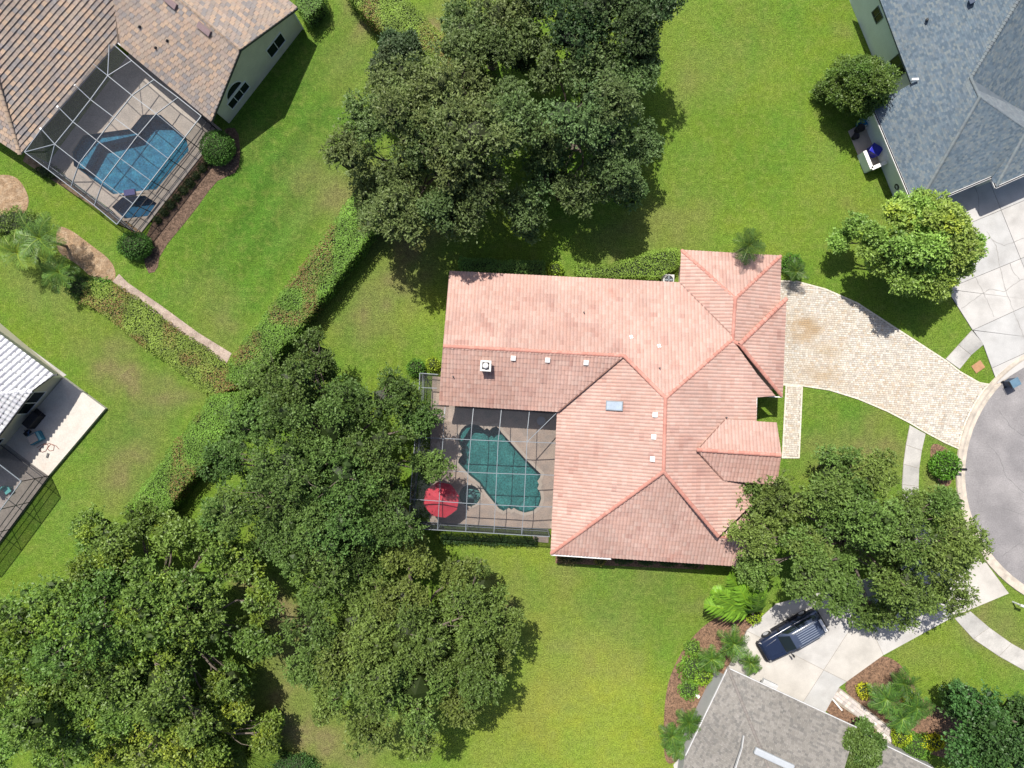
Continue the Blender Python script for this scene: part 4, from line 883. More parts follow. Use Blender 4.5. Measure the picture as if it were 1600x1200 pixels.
beams(c3, [(tp[i], tp[i + 1]) for i in range(3)] + [(tp[i], inn[i]) for i in range(4)] + [(inn[i], inn[i + 1]) for i in range(3)], M_ALU)
panels(c3, [[tp[i], inn[i], inn[i + 1], tp[i + 1]] for i in range(3)], M_SCR)
cage_wall(c3, tp, M_BRONZE, M_SCRW, (1.0, 1.9)); cage_wall(c3, [tp[0], inn[0]], M_BRONZE, M_SCRW, (1.0,))
# ------------------------------------------------------------------ vegetation
def unit(v): return v / np.maximum(np.linalg.norm(v, axis=-1, keepdims=True), 1e-6)
def leaf_mesh(name, pos, axis_, nrm, ln, wd, col, fold=.0):
    """one rhombic leaf (quad) per position"""
    a = unit(axis_); s = unit(np.cross(a, nrm)); ln = np.broadcast_to(np.asarray(ln, float).reshape(-1, 1), (len(pos), 1)); wd = np.broadcast_to(np.asarray(wd, float).reshape(-1, 1), (len(pos), 1))
    mid = pos + a * ln * .45
    V = np.stack([pos, mid + s * wd * .5, pos + a * ln, mid - s * wd * .5], 1).reshape(-1, 3)
    F = np.arange(len(pos) * 4, dtype=np.int32).reshape(-1, 4)
    return np_mesh(name, V, F, np.repeat(col, 4, 0))
def rnd_dirs(r, n, zmin=-1.):
    z = r.uniform(zmin, 1, n); t = r.uniform(0, 2 * np.pi, n); q = np.sqrt(1 - z * z); return np.stack([q * np.cos(t), q * np.sin(t), z], -1)
def spray_leaves(r, cen, rad, ntw, nlf, ln, wd, colbase, cvar=.2, squash=.8, zmin=-.2, tw_len=(.3, .6)):
    """twigs of leaves on the shells of clumps"""
    out_p, out_a, out_n, out_c = [], [], [], []
    n = len(cen); idx = np.repeat(np.arange(n), ntw); m = len(idx)
    d = rnd_dirs(r, m, zmin); rr = rad[idx][:, None]
    start = cen[idx] + d * rr * r.uniform(.6, .95, (m, 1)) * np.array([1, 1, squash])
    tw = unit(d + r.normal(0, .55, (m, 3)) + np.array([0, 0, .15])); tl = r.uniform(tw_len[0], tw_len[1], (m, 1)) * np.clip(rr, .5, 1.3)
    t = np.linspace(.05, 1, nlf)
    for k in range(nlf):
        p = start + tw * tl * t[k] - np.array([0, 0, .12]) * (t[k] ** 2) * tl
        side = unit(np.cross(tw, rnd_dirs(r, m))); ax = unit(tw * .6 + side * (1 if k % 2 else -1) * .8 + r.normal(0, .3, (m, 3)))
        nn = unit(np.array([0, 0, 1.0]) + d * .5 + r.normal(0, .5, (m, 3)))
        out_p.append(p + r.normal(0, .03, (m, 3))); out_a.append(ax); out_n.append(nn)
        c = colbase[idx] * r.uniform(1 - cvar, 1 + cvar, (m, 1)) * (.85 + .3 * t[k]); out_c.append(c)
    return np.concatenate(out_p), np.concatenate(out_a), np.concatenate(out_n), np.concatenate(out_c)
ICO = None
def cores(cen, cr, col, k=.62, squash=.72):
    """added blobs that block light inside the crown, shade put into their colour"""
    global ICO
    if ICO is None:
        bm = bmesh.new(); bmesh.ops.create_icosphere(bm, subdivisions=1, radius=1); bm.verts.ensure_lookup_table()
        ICO = (np.array([v.co for v in bm.verts]), np.array([[v.index for v in f.verts] for f in bm.faces])); bm.free()
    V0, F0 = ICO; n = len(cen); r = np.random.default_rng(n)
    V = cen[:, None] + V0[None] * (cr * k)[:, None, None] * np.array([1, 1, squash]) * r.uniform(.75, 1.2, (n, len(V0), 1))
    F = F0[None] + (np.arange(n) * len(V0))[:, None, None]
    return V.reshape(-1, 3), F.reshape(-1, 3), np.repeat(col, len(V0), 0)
def limb(mb, p, q, r0, r1, rr, sag=.12, n=5):
    p = Vector(p); q = Vector(q); pts = []; L_ = (q - p).length
    for i in range(n + 1):
        t = i / n; v = p.lerp(q, t) + Vector((rr.uniform(-1, 1), rr.uniform(-1, 1), rr.uniform(-.5, .5))) * L_ * .045 * (0 < i < n); v.z += math.sin(t * math.pi) * L_ * sag; pts.append(v)
    mb.tube(pts, [r0 + (r1 - r0) * (i / n) ** .8 for i in range(n + 1)], 6); return pts
def tree(name, label, cx, cy, rx, ry, zc, base, seed, group=None, lobe=(1.9, 3.0), clump=(.7, 1.1), ntw=40, nlf=7, ln=.215, wd=.105, fill=1.95, per=10, zbot=3.0, ztop=None, hue=.1, rough_edge=.1, mat=None, trunk_px=None, gap=.0, cat='tree', yellow=0., trunk_r=.38, wild=3.2, tw=(.3, .8)):
    """a tree: trunk with limbs, and a crown of leafy lobes made of clumps of twigs"""
    r = np.random.default_rng(seed); rr = random.Random(seed); k = (H - zc) / H
    c = W(cx, cy, zc); RX, RY = rx / S * k, ry / S * k; ztop = ztop or zc + 2
    g0 = Vector((c.x, c.y, 0)) if trunk_px is None else W(*trunk_px); t = thing(name, label, cat, g0, group)
    lm = sum(lobe) / 2; n = max(6, int(math.pi * RX * RY / (lm * lm * math.pi) * fill)); ph = r.uniform(0, 6.28, 5); am = r.uniform(.4, 1, 5)
    def edge(th): return 1 + rough_edge * sum(am[i] * np.sin((i + 2) * th + ph[i]) for i in range(5)) / 2.2
    pts = np.zeros((0, 2))
    for _ in range(n):
        cand = r.uniform(-1, 1, (60, 2)); cand = cand[(cand ** 2).sum(1) < 1]
        if len(pts): dd = np.sqrt(((cand[:, None] - pts[None]) ** 2).sum(-1)).min(1); cand = cand[[dd.argmax() if r.random() < .7 else 0]]
        pts = np.concatenate([pts, cand[:1]])
    rad2 = np.sqrt((pts ** 2).sum(1)); th = np.arctan2(pts[:, 1], pts[:, 0]); LR = r.uniform(lobe[0], lobe[1], n) * (1 - .3 * rad2)
    e = edge(th); x = pts[:, 0] * np.maximum(RX * e - LR * .65, .1); y = pts[:, 1] * np.maximum(RY * e - LR * .65, .1)
    dome = np.sqrt(np.clip(1 - (rad2 * .97) ** 2, 0, 1)); sc_ = min(1., (ztop - zbot) / 5)
    z = zbot + (ztop - zbot) * (.22 + .62 * dome) + ((noise2(x, y, 2.4, seed % 90) - .5) * wild + r.normal(0, .8, n)) * sc_
    low = r.random(n) < (.9 - .45 * rad2)
    L3 = np.concatenate([np.stack([x, y, z], -1), np.stack([x[low] * .9 + r.normal(0, .8, low.sum()) * sc_, y[low] * .9 + r.normal(0, .8, low.sum()) * sc_, np.maximum(z[low] - r.uniform(1.4, 2.8, low.sum()) * sc_, zbot * .6)], -1)]) + np.array([c.x, c.y, 0]); LR = np.concatenate([LR, LR[low] * .85])
    if gap > 0: kk = r.random(len(L3)) > gap; L3, LR = L3[kk], LR[kk]
    m = len(L3); idx = np.repeat(np.arange(m), per); d = rnd_dirs(r, m * per, -.05); d[:, 2] = np.abs(d[:, 2]) * r.choice([1, 1, 1, -.3], m * per)
    cen = L3[idx] + d * (LR[idx] * r.uniform(.55, .95, m * per))[:, None] * np.array([1, 1, .72]); cr = r.uniform(clump[0], clump[1], m * per) * np.clip(LR[idx] / lm, .6, 1.2)
    base = np.array(base); lb = base[None] * r.uniform(.84, 1.18, (m, 1)); lb[:, 0] *= 1 + r.uniform(-hue, hue * 1.5, m); cb = lb[idx] * r.uniform(.85, 1.18, (m * per, 1))
    if yellow: w_ = (r.random(len(cen)) < yellow)[:, None]; cb = np.where(w_, cb * np.array([1.35, 1.22, .85]), cb)
    p, a, nn, col = spray_leaves(r, cen, cr, ntw, nlf, ln, wd, cb, tw_len=tw)
    j = r.uniform(.75, 1.3, len(p)); crn = link('crown', leaf_mesh('crown', p, a, nn, ln * j, wd * j, col), mat or M_LEAF, t)
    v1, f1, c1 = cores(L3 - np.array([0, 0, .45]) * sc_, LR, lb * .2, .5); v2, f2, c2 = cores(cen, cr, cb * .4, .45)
    link('dark_core', np_mesh('dark_core', np.concatenate([v1, v2]), np.concatenate([f1, f2 + len(v1)]), np.concatenate([c1, c2])), mat or M_LEAF, crn)  # added occluders, painted dark green so the crown gaps read as shade
    mb = MB(); fork = Vector((g0.x * .6 + c.x * .4, g0.y * .6 + c.y * .4, zbot * .62 + .4))
    mb.tube([g0 + Vector((0, 0, -.1)), g0.lerp(fork, .3) + Vector((.05, .04, 0)), g0.lerp(fork, .7), fork], [trunk_r * 1.35, trunk_r, trunk_r * .9, trunk_r * .85], 10)
    for i in range(m):
        q = Vector(L3[i]); pp = limb(mb, fork, q, trunk_r * rr.uniform(.3, .5), .05, rr)
        for kk in range(4):
            e_ = Vector(cen[i * per + rr.randrange(per)]); limb(mb, pp[rr.choice((3, 4, 5))], e_ + (e_ - q) * rr.uniform(.1, .55), .045, .012, rr, .05, 4)
    mb.build('trunk', M_BARK, t); return t
def hedge(name, label, poly, ztop, base, seed, reds=0., per=270, ln=.115, wd=.072, group=None, bumpy=.09, mat=None, side=110, redcol=(.24, .13, .06), cat='hedge'):
    r = np.random.default_rng(seed); P0 = [Vector((q.x, q.y)) for q in ccw(WP(poly, ztop))]; P = []
    for i in range(len(P0)):
        a, b = P0[i], P0[(i + 1) % len(P0)]; kk = max(1, int((b - a).length / .7)); o = Vector(((b - a).y, -(b - a).x)).normalized()
        for q in range(kk): w = a.lerp(b, q / kk); P.append(w + o * ((float(noise2(w.x, w.y, 1.4, seed % 50)) - .5) * .28 + (float(noise2(w.x, w.y, .6, 2)) - .5) * .2) * min(1, ztop / 1.5))
    A = abs(area2(P))
    cxy = sum(P, Vector((0, 0))) / len(P); t = thing(name, label, cat, (cxy.x, cxy.y, 0), group)
    xs = [p.x for p in P]; ys = [p.y for p in P]; n = int(A * per); k = int(n * (max(xs) - min(xs)) * (max(ys) - min(ys)) / A * 1.05)
    x = r.uniform(min(xs), max(xs), k); y = r.uniform(min(ys), max(ys), k); ok = in_poly(x, y, [(p.x, p.y) for p in P]); x, y = x[ok], y[ok]
    x += r.normal(0, .06, len(x)); y += r.normal(0, .06, len(y))
    z = ztop - .1 + (noise2(x, y, .7, seed % 80) - .5) * 2 * bumpy + (noise2(x, y, .22, 3) - .5) * .12 + r.normal(0, .03, len(x))
    top = np.stack([x, y, z], -1); dirs = unit(r.normal(0, 1, (len(x), 3)) * np.array([1, 1, .22]) + np.array([0, 0, .12])); nn = unit(np.array([0, 0, 1.]) + r.normal(0, .28, (len(x), 3)))
    ps, ds, ns = [top], [dirs], [nn]
    for i in range(len(P)):
        a, b = P[i], P[(i + 1) % len(P)]; L_ = (b - a).length; m = int(L_ * ztop * side); o = Vector(((b - a).y, -(b - a).x)).normalized()
        tt = r.random(m)[:, None]; zz = r.uniform(.05, ztop, m); pt = np.array(a)[None] * (1 - tt) + np.array(b)[None] * tt + np.array(o)[None] * (r.normal(-.02, .05, (m, 1)) + (noise2(tt[:, 0] * L_, zz, .5, i)[:, None] - .5) * .2)
        ps.append(np.concatenate([pt, zz[:, None]], 1)); ds.append(unit(np.array([o.x, o.y, .3]) + r.normal(0, .7, (m, 3)))); ns.append(unit(np.array([o.x, o.y, .6]) + r.normal(0, .4, (m, 3))))
    p = np.concatenate(ps); d = np.concatenate(ds); nn = np.concatenate(ns); m = len(p); base = np.array(base)
    col = base[None] * r.uniform(.65, 1.35, (m, 1)) * (.55 + .6 * noise2(p[:, 0], p[:, 1], 1.3, 7) + .3 * noise2(p[:, 0], p[:, 1], .35, 8))[:, None]
    if reds > 0:
        w_ = np.clip((noise2(p[:, 0], p[:, 1], 1.5, seed % 30) - (1 - reds)) * 3.2, 0, .75) * (r.random(m) < .6); col = col * (1 - w_[:, None]) + np.array(redcol) * w_[:, None] * r.uniform(.7, 1.3, (m, 1))
    j = r.uniform(.7, 1.35, m); link('foliage', leaf_mesh('foliage', p, d, nn, ln * j, wd * j, col), mat or M_HEDGE, t)
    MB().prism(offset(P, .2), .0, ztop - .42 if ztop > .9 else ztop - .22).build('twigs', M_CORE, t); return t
def bush(name, label, px, py, r_px, h, base, seed, group=None, per=170, ln=.13, wd=.08, shape='ball', ry_px=None, mat=None, cat='shrub', yellow=0., ytint=(2.6, 1.9, .6), wild=.06):
    r = np.random.default_rng(seed); zc = h * .5; k = (H - zc) / H; c = W(px, py, zc); R = r_px / S * k; RY = (ry_px or r_px) / S * k
    t = thing(name, label, cat, (c.x, c.y, 0), group); n = int(2 * math.pi * R * max(RY, h / 2) * per * 1.3) + 60
    d = rnd_dirs(r, n, -.75); q = 1 + (noise2(d[:, 0] * 3 + seed, d[:, 1] * 3 + d[:, 2] * 2, .6, seed % 60) - .5) * wild * 5
    rad = r.uniform(.82, 1.0, n) * q; p = d * rad[:, None] * np.array([R, RY, h * .52]) + np.array([c.x, c.y, h * .5]); p[:, 2] = np.maximum(p[:, 2], .04)
    ax = unit(d * .6 + r.normal(0, .7, (n, 3)) + np.array([0, 0, .2])); nn = unit(d + np.array([0, 0, .4]) + r.normal(0, .5, (n, 3)))
    base = np.array(base) * np.array([1.75, 1.8, 1.4]); col = base[None] * r.uniform(.65, 1.35, (n, 1)) * (.75 + .5 * noise2(p[:, 0], p[:, 1], .5, 5))[:, None]
    if yellow: w_ = (noise2(p[:, 0], p[:, 1], .7, seed % 40) < yellow)[:, None]; col = np.where(w_, col * np.array(ytint), col)
    j = r.uniform(.7, 1.35, n); link('foliage', leaf_mesh('foliage', p, ax, nn, ln * j, wd * j, col), mat or M_HEDGE, t)
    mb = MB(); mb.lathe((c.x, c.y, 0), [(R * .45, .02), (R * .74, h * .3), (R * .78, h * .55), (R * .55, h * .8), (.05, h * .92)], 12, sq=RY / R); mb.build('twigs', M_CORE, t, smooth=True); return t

# fronds: a stalk with leaflets on both sides
def frond_mesh(L_, nl, lw, ll, droop, seed, base, vee=.35, rise=.55, taper=1.0):
    r = np.random.default_rng(seed); V = []; F = []; Cc = []
    t = np.linspace(0, 1, nl); X = L_ * (t * math.cos(rise) + .0) ; Z = L_ * (t * math.sin(rise) - droop * t ** 2)
    for i in range(nl):
        if t[i] < .1: continue
        s_ = math.sin(math.pi * min(1, (t[i] * .92 + .1))) ** .55 * ll * taper
        for sd in (-1, 1):
            fw = .5 + .7 * t[i]; dx, dy, dz = fw * .75, sd, vee - .55 * r.random() * (1 + t[i]); dl = math.sqrt(dx * dx + dy * dy + dz * dz); dx, dy, dz = dx / dl, dy / dl, dz / dl
            b = len(V); p = np.array([X[i], 0, Z[i]]); q = p + np.array([dx, dy, dz]) * s_ * .55; e = q + np.array([dx, dy, dz - .45]) * s_ * .45; wv = np.array([1, -sd * .5, 0]) / 1.118 * lw
            V += [p - wv * .3, p + wv * .3, q + wv * .5, q - wv * .5, e]; F += [(b, b + 1, b + 2, b + 3), (b + 3, b + 2, b + 4, b + 4)]
            c = np.array(base) * r.uniform(.7, 1.3); Cc += [c] * 5
    me = bpy.data.meshes.new('frond'); b = len(V)
    for i in range(nl):                             # the stalk
        w_ = .035 * (1 - .8 * t[i]) + .008; V += [(X[i], -w_, Z[i]), (X[i], w_, Z[i] + .01)]; Cc += [np.array(base) * np.array([1.6, 1.25, .9])] * 2
        if i: F.append((b + 2 * i - 2, b + 2 * i - 1, b + 2 * i + 1, b + 2 * i))
    F = [f if len(set(f)) == 4 else tuple(dict.fromkeys(f)) for f in F]
    me.from_pydata([tuple(v) for v in V], [], F); a = me.color_attributes.new('Col', 'FLOAT_COLOR', 'POINT'); c4 = np.ones((len(V), 4), np.float32); c4[:, :3] = np.array(Cc); a.data.foreach_set('color', c4.ravel()); me.update(); me.materials.append(M_LEAFG); return me
def palm(name, label, px, py, ztop, nf, L_, base, seed, group=None, droop=.6, nl=26, lw=.06, ll=.55, rise=.5, lean=(0, 0), trunk_r=.11, cat='palm tree', spread=(0, 360)):
    rr = random.Random(seed); top = W(px, py, ztop); g0 = Vector((top.x - lean[0], top.y - lean[1], 0)); t = thing(name, label, cat, g0, group)
    if ztop > .4:
        mb = MB(); n = 7; mb.tube([g0.lerp(top, i / n) + Vector((0, 0, -.05 if i == 0 else 0)) for i in range(n + 1)], [trunk_r * (1.25 if i == 0 else 1 + .06 * (i % 2)) for i in range(n + 1)], 9); mb.build('trunk', M_BARKP, t)
    var = [frond_mesh(L_ * s, nl, lw, ll, droop, seed + i, np.array(base) * b * np.array([1.45, 1.45, 1.0]), rise=rise) for i, (s, b) in enumerate(((1, 1), (.88, 1.18), (1.06, .82)))]
    for i in range(nf):
        o = bpy.data.objects.new('frond', var[i % 3]); C.objects.link(o); o.parent = t; o.location = top - g0
        a = math.radians(spread[0] + (spread[1] - spread[0]) * (i + rr.uniform(-.3, .3)) / nf); o.rotation_euler = (rr.uniform(-.25, .25), rr.uniform(-.25, .45) - .28 * (i % 3), a); s = rr.uniform(.82, 1.1); o.scale = (s, s, s)
    return t

OAK = (.102, .145, .046); OAKY = (.112, .165, .036)
tree('oak_tree', 'grey green oak with dense crown behind the long diagonal hedge', 698, 222, 176, 178, 8.0, OAK, 11, zbot=3.2, ztop=10.5)
tree('oak_tree', 'grey green oak casting a wide shadow on the upper lawn', 912, 178, 130, 138, 7.0, (.09, .142, .047), 12, zbot=2.6, ztop=9.5)
tree('oak_tree', 'dark oak cut by the top edge of the picture', 930, 10, 150, 105, 8.0, (.058, .1, .034), 13, zbot=3.2, ztop=10.5)
tree('oak_tree', 'pale oak cut by the top edge left of the dark one', 765, 35, 85, 70, 7.0, OAK, 14, zbot=3.0, ztop=9.0)
tree('small_tree', 'small dark grey green tree growing out of the upper hedge', 622, 92, 38, 45, 3.6, (.07, .105, .046), 15, lobe=(.7, 1.1), clump=(.4, .6), zbot=1.6, ztop=4.2, trunk_r=.12)
tree('oak_tree', 'broad deep green oak overhanging the pool cage and red umbrella', 498, 728, 190, 192, 7.5, (.082, .145, .033), 16, zbot=3.0, ztop=9.5, ln=.17)
tree('oak_tree', 'olive green oak standing on the lower lawn in the middle', 630, 1010, 190, 170, 6.5, OAKY, 17, zbot=2.4, ztop=8.5)
tree('oak_tree', 'green oak over the dark car and front walk of the terracotta house', 1358, 856, 192, 148, 6.5, (.108, .172, .038), 18, zbot=2.6, ztop=8.2, fill=2.1, gap=.05, rough_edge=.2)
tree('street_tree', 'light green tree between the paver driveway and the blue shingled house', 1444, 380, 92, 80, 5.2, (.20, .305, .06), 19, fill=2.5, rough_edge=.08, lobe=(1.1, 1.7), clump=(.5, .8), zbot=2.4, ztop=6.8, ln=.22, wd=.12, ntw=35, nlf=6, mat=M_LEAFG, yellow=.04, trunk_r=.16, trunk_px=(1384, 392))
tree('broadleaf_tree', 'large yellow green tree filling the lower left corner', 212, 978, 218, 192, 7.0, (.105, .178, .034), 20, zbot=2.6, ztop=9.2, ln=.23, wd=.12, ntw=35, nlf=6, mat=M_LEAFG, yellow=.2)
tree('broadleaf_tree', 'green tree cut by the left edge in the lower left corner', 45, 1085, 135, 150, 5.5, (.115, .195, .036), 21, zbot=2., ztop=7.0, ln=.23, wd=.12, ntw=35, nlf=6, mat=M_LEAFG, yellow=.15)
tree('broadleaf_tree', 'yellow green tree at the bottom edge left of the dry lawn', 262, 1150, 150, 85, 4.5, (.145, .215, .036), 22, zbot=1.6, ztop=5.5, ln=.23, wd=.12, ntw=35, nlf=6, mat=M_LEAFG, yellow=.3)
tree('broadleaf_tree', 'dark green tree in the lower right corner', 1568, 1142, 86, 82, 5.5, (.055, .125, .032), 23, zbot=2.2, ztop=7.2, ln=.22, wd=.12, ntw=35, nlf=6, mat=M_LEAFG)
tree('round_tree', 'round dense green tree beside the wall of the blue shingled house', 1344, 132, 45, 50, 3.0, (.088, .15, .028), 24, lobe=(.8, 1.1), clump=(.45, .65), fill=2.6, zbot=1.0, ztop=4.4, ln=.16, wd=.09, ntw=35, nlf=6, mat=M_LEAFG, rough_edge=.1, trunk_r=.12)
tree('small_tree', 'leafy green climber tree between the two roofs of the grey shingled house', 1346, 1172, 30, 36, 3.0, (.09, .15, .034), 25, lobe=(.6, .9), clump=(.4, .55), zbot=1.4, ztop=3.8, mat=M_LEAFG, ln=.2, wd=.1, ntw=35, nlf=6, rough_edge=.12, trunk_r=.08)

HG = (.14, .255, .038)
hedge('hedge', 'tall wide green hedge running diagonally behind the left lawn', [(578, 272), (612, 284), (622, 305), (560, 388), (480, 492), (415, 575), (385, 600), (352, 592), (360, 562), (430, 470), (510, 362)], 2.5, HG, 31, .4)
hedge('hedge', 'low reddish green hedge along the bare dirt strip', [(135, 440), (178, 445), (260, 505), (355, 572), (372, 604), (328, 619), (240, 552), (160, 492), (125, 470)], 1.15, (.195, .27, .046), 32, .55)
hedge('hedge', 'tall hedge running down beside the big oak to the lower left tree', [(330, 618), (390, 612), (360, 660), (300, 745), (248, 812), (215, 822), (196, 800), (240, 735)], 2.4, HG, 33, .42)
hedge('hedge', 'wide hedge with reddish tips at the top edge left of the oaks', [(528, -30), (608, -30), (700, 62), (725, 110), (690, 118), (640, 82), (592, 42)], 2.5, (.18, .27, .042), 34, .45)
hedge('hedge', 'short dark hedge block at the corner of the tan tiled house', [(462, -15), (502, -15), (500, 6), (478, 30), (462, 8)], 2.0, (.1, .18, .036), 35)
hedge('hedge', 'bright green hedge along the north wall of the terracotta house', [(898, 412), (955, 416), (990, 404), (1020, 392), (1061, 388), (1062, 415), (1030, 432), (1000, 434), (905, 433)], 1.3, (.18, .28, .04), 36, per=170)
hedge('hedge', 'shaded green hedge under the oak at the northwest corner of the terracotta house', [(716, 402), (790, 405), (850, 410), (852, 432), (720, 424)], 1.3, (.13, .24, .05), 37)
bush('shrub', 'small lime green shrub at the end of the shaded house hedge', 868, 421, 12, 1.2, (.13, .185, .025), 38)
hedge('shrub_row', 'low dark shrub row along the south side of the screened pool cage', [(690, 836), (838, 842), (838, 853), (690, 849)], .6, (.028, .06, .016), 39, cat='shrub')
bush('topiary', 'clipped round topiary at the right corner of the left pool cage', 340, 231, 27, 2.1, (.042, .092, .022), 41, per=260, ln=.11, wd=.07, wild=.015)
bush('topiary', 'clipped round topiary at the bottom corner of the left pool cage', 211, 384, 27, 1.7, (.036, .082, .02), 42, per=260, ln=.11, wd=.07, ry_px=22, wild=.015)
for i in range(9):
    u = i / 8; bush('bedding_plant', f"{('first', 'second', 'third', 'fourth', 'fifth', 'sixth', 'seventh', 'eighth', 'ninth')[i]} of nine small bedding plants beside the left pool cage, counted from below", 246 + 80 * u, 343 - 92 * u, 6 + (i % 3), .5, (.03, .042, .018), 50 + i, group='bedding plants along the left pool cage', per=240, ln=.12, wd=.06, wild=.12)
bush('shrub', 'glossy green clipped shrub beside the street kerb and mailbox', 1477, 727, 22, 1.5, (.06, .135, .02), 61, mat=M_LEAFG, ln=.17, wd=.1)
bush('shrub', 'leafy shrub at the northeast corner of the garage', 1238, 412, 16, 1.4, (.05, .115, .02), 62, mat=M_LEAFG, wild=.12)
bush('shrub', 'round green shrub against the pool cage annex under the oak', 650, 575, 14, 1.2, (.05, .11, .022), 63); bush('shrub', 'yellow green shrub at the west wall of the terracotta house', 676, 569, 11, .9, (.15, .19, .025), 64)
bush('shrub', 'dry greyish shrub along the south wall nearest the pool cage', 893, 873, 20, .8, (.11, .085, .055), 65, ry_px=8, wild=.12); bush('shrub', 'small tan shrub right of the dry one at the south wall', 937, 876, 8, .8, (.14, .12, .04), 66, wild=.12)
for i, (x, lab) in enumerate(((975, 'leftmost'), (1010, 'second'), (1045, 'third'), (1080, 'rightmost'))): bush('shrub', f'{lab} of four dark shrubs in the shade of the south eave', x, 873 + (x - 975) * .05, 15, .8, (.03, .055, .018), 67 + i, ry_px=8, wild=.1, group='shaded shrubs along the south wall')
bush('shrub', 'lush light green shrub nearest the lawn in the curved mulch bed', 1085, 1045, 24, .7, (.085, .155, .025), 75, wild=.14, mat=M_LEAFG); bush('shrub', 'bright lime shrub in the middle of the curved mulch bed', 1098, 1055, 16, .8, (.13, .20, .022), 76, wild=.1, mat=M_LEAFG); bush('shrub', 'low green shrub at the lower end of the curved mulch bed', 1076, 1078, 15, .6, (.075, .145, .025), 77, wild=.12, mat=M_LEAFG)
bush('shrub', 'small green shrub at the upper end of the curved mulch bed', 1082, 1012, 12, .6, (.09, .15, .03), 78, wild=.12)
bush('shrub', 'yellow shrub beside the paver walk of the grey house', 1350, 1079, 12, .7, (.26, .26, .022), 79, wild=.12); bush('shrub', 'yellow leaved shrub between the lower right palms', 1420, 1088, 11, .8, (.22, .24, .02), 80, wild=.12)
bush('shrub', 'tall yellow green shrub against the small grey roof', 1408, 1150, 16, .9, (.17, .22, .02), 81, wild=.12, yellow=.5, ytint=(1.5, 1.3, .8)); bush('shrub', 'green shrub spreading along the small grey roof', 1432, 1168, 22, .8, (.07, .14, .025), 82, wild=.12); bush('shrub', 'bright yellow shrub beside the dark lower right tree', 1457, 1160, 20, .9, (.27, .27, .015), 83, ry_px=13, wild=.12)
bush('shrub', 'loose grey green shrub tangle at the left edge above the palms', 22, 350, 40, 1.3, (.085, .12, .035), 84, wild=.16, ry_px=24); bush('shrub', 'dark green shrub at the top end of the low hedge', 128, 448, 24, 1.2, (.04, .075, .022), 85, wild=.14, ry_px=20)
bush('shrub', 'green leafy shrub beside the end of the tan mulch bed', 160, 450, 16, 1.0, (.055, .13, .022), 86, wild=.14)
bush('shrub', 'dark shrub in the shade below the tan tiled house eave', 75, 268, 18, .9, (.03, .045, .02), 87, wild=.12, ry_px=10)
bush('shrub', 'dark green bush at the bottom edge between the grass clump and the dry lawn', 455, 1195, 40, 1.2, (.03, .068, .02), 88, wild=.14, ry_px=18)
bush('shrub', 'blue green bush left of the tall grass clump', 345, 1115, 32, 1.6, (.035, .075, .035), 89, wild=.14, ry_px=26)

PG = (.055, .115, .025)
palm('palm_tree', 'feathery palm with arching fronds at the left edge above the lawn', 62, 372, 3.4, 15, 2.5, (.06, .115, .028), 91, nl=26, ll=.75, lw=.05); palm('palm_tree', 'shorter palm crown left of the feathery palm', 28, 395, 2.4, 12, 2.1, (.085, .14, .03), 92, nl=24, ll=.65, lw=.05); palm('palm_tree', 'palm overlapping the upper end of the low hedge', 92, 425, 2.2, 12, 2.0, (.055, .11, .025), 93, nl=24, ll=.6, lw=.05)
palm('palm_tree', 'dark palm tuft over the north edge of the garage roof', 1171, 383, 4.6, 16, 1.55, (.034, .068, .018), 94, nl=17, ll=0.52, lw=.05, rise=.25, droop=.45)
palm('palm_tree', 'palm behind the northeast corner of the garage', 1244, 424, 1.6, 12, 1.2, (.04, .08, .02), 95, nl=15, ll=0.46, lw=.05)
palm('traveller_palm', 'fan shaped bright green palm at the southeast corner of the terracotta house', 1176, 958, 1.6, 10, 5.4, (.095, .185, .022), 96, nl=34, ll=1.3, lw=.17, rise=.5, droop=.22, spread=(88, 172)); bush('shrub', 'lime green shrub at the foot of the fan shaped palm', 1178, 962, 12, 1.3, (.16, .22, .018), 97, wild=.15)
palm('palm_tree', 'palm with spiky crown beside the concrete driveway', 1146, 1005, 2.0, 15, 1.7, PG, 98, nl=19, ll=0.57, lw=.05); palm('palm_tree', 'palm left of the corner of the grey shingled house', 1112, 1030, 1.7, 14, 1.5, PG, 99, nl=17, ll=0.52, lw=.05); palm('palm_tree', 'small palm at the driveway corner of the grey shingled house', 1172, 1035, 1.2, 12, 1.2, (.06, .12, .03), 100, nl=15, ll=0.46, lw=.05)
palm('palm_tree', 'fan palm beside the west wall of the grey shingled house', 1076, 1128, 2.2, 15, 1.45, (.045, .10, .022), 101, nl=17, ll=0.52, lw=.05); palm('palm_tree', 'lower fan palm at the bottom of the curved mulch bed', 1050, 1150, 1.8, 14, 1.45, (.05, .105, .025), 102, nl=17, ll=0.52, lw=.05); palm('palm_tree', 'small palm at the bottom edge beside the grey shingled house', 1058, 1172, 1.2, 12, 1.1, (.055, .11, .028), 103, nl=15, ll=0.46, lw=.05)
palm('palm_tree', 'upper palm in the lower right mulch bed', 1412, 1068, 2.0, 15, 1.65, (.042, .092, .022), 104, nl=19, ll=0.57, lw=.05); palm('palm_tree', 'left palm shading the paver walk of the grey house', 1385, 1092, 2.2, 15, 1.75, (.055, .12, .03), 105, nl=19, ll=0.57, lw=.05); palm('palm_tree', 'right palm between the yellow shrubs in the lower right bed', 1432, 1105, 1.9, 15, 1.6, (.045, .10, .025), 106, nl=19, ll=0.57, lw=.05); palm('palm_tree', 'lowest palm above the small grey roof', 1410, 1122, 1.6, 14, 1.6, (.06, .13, .035), 107, nl=19, ll=0.57, lw=.05)

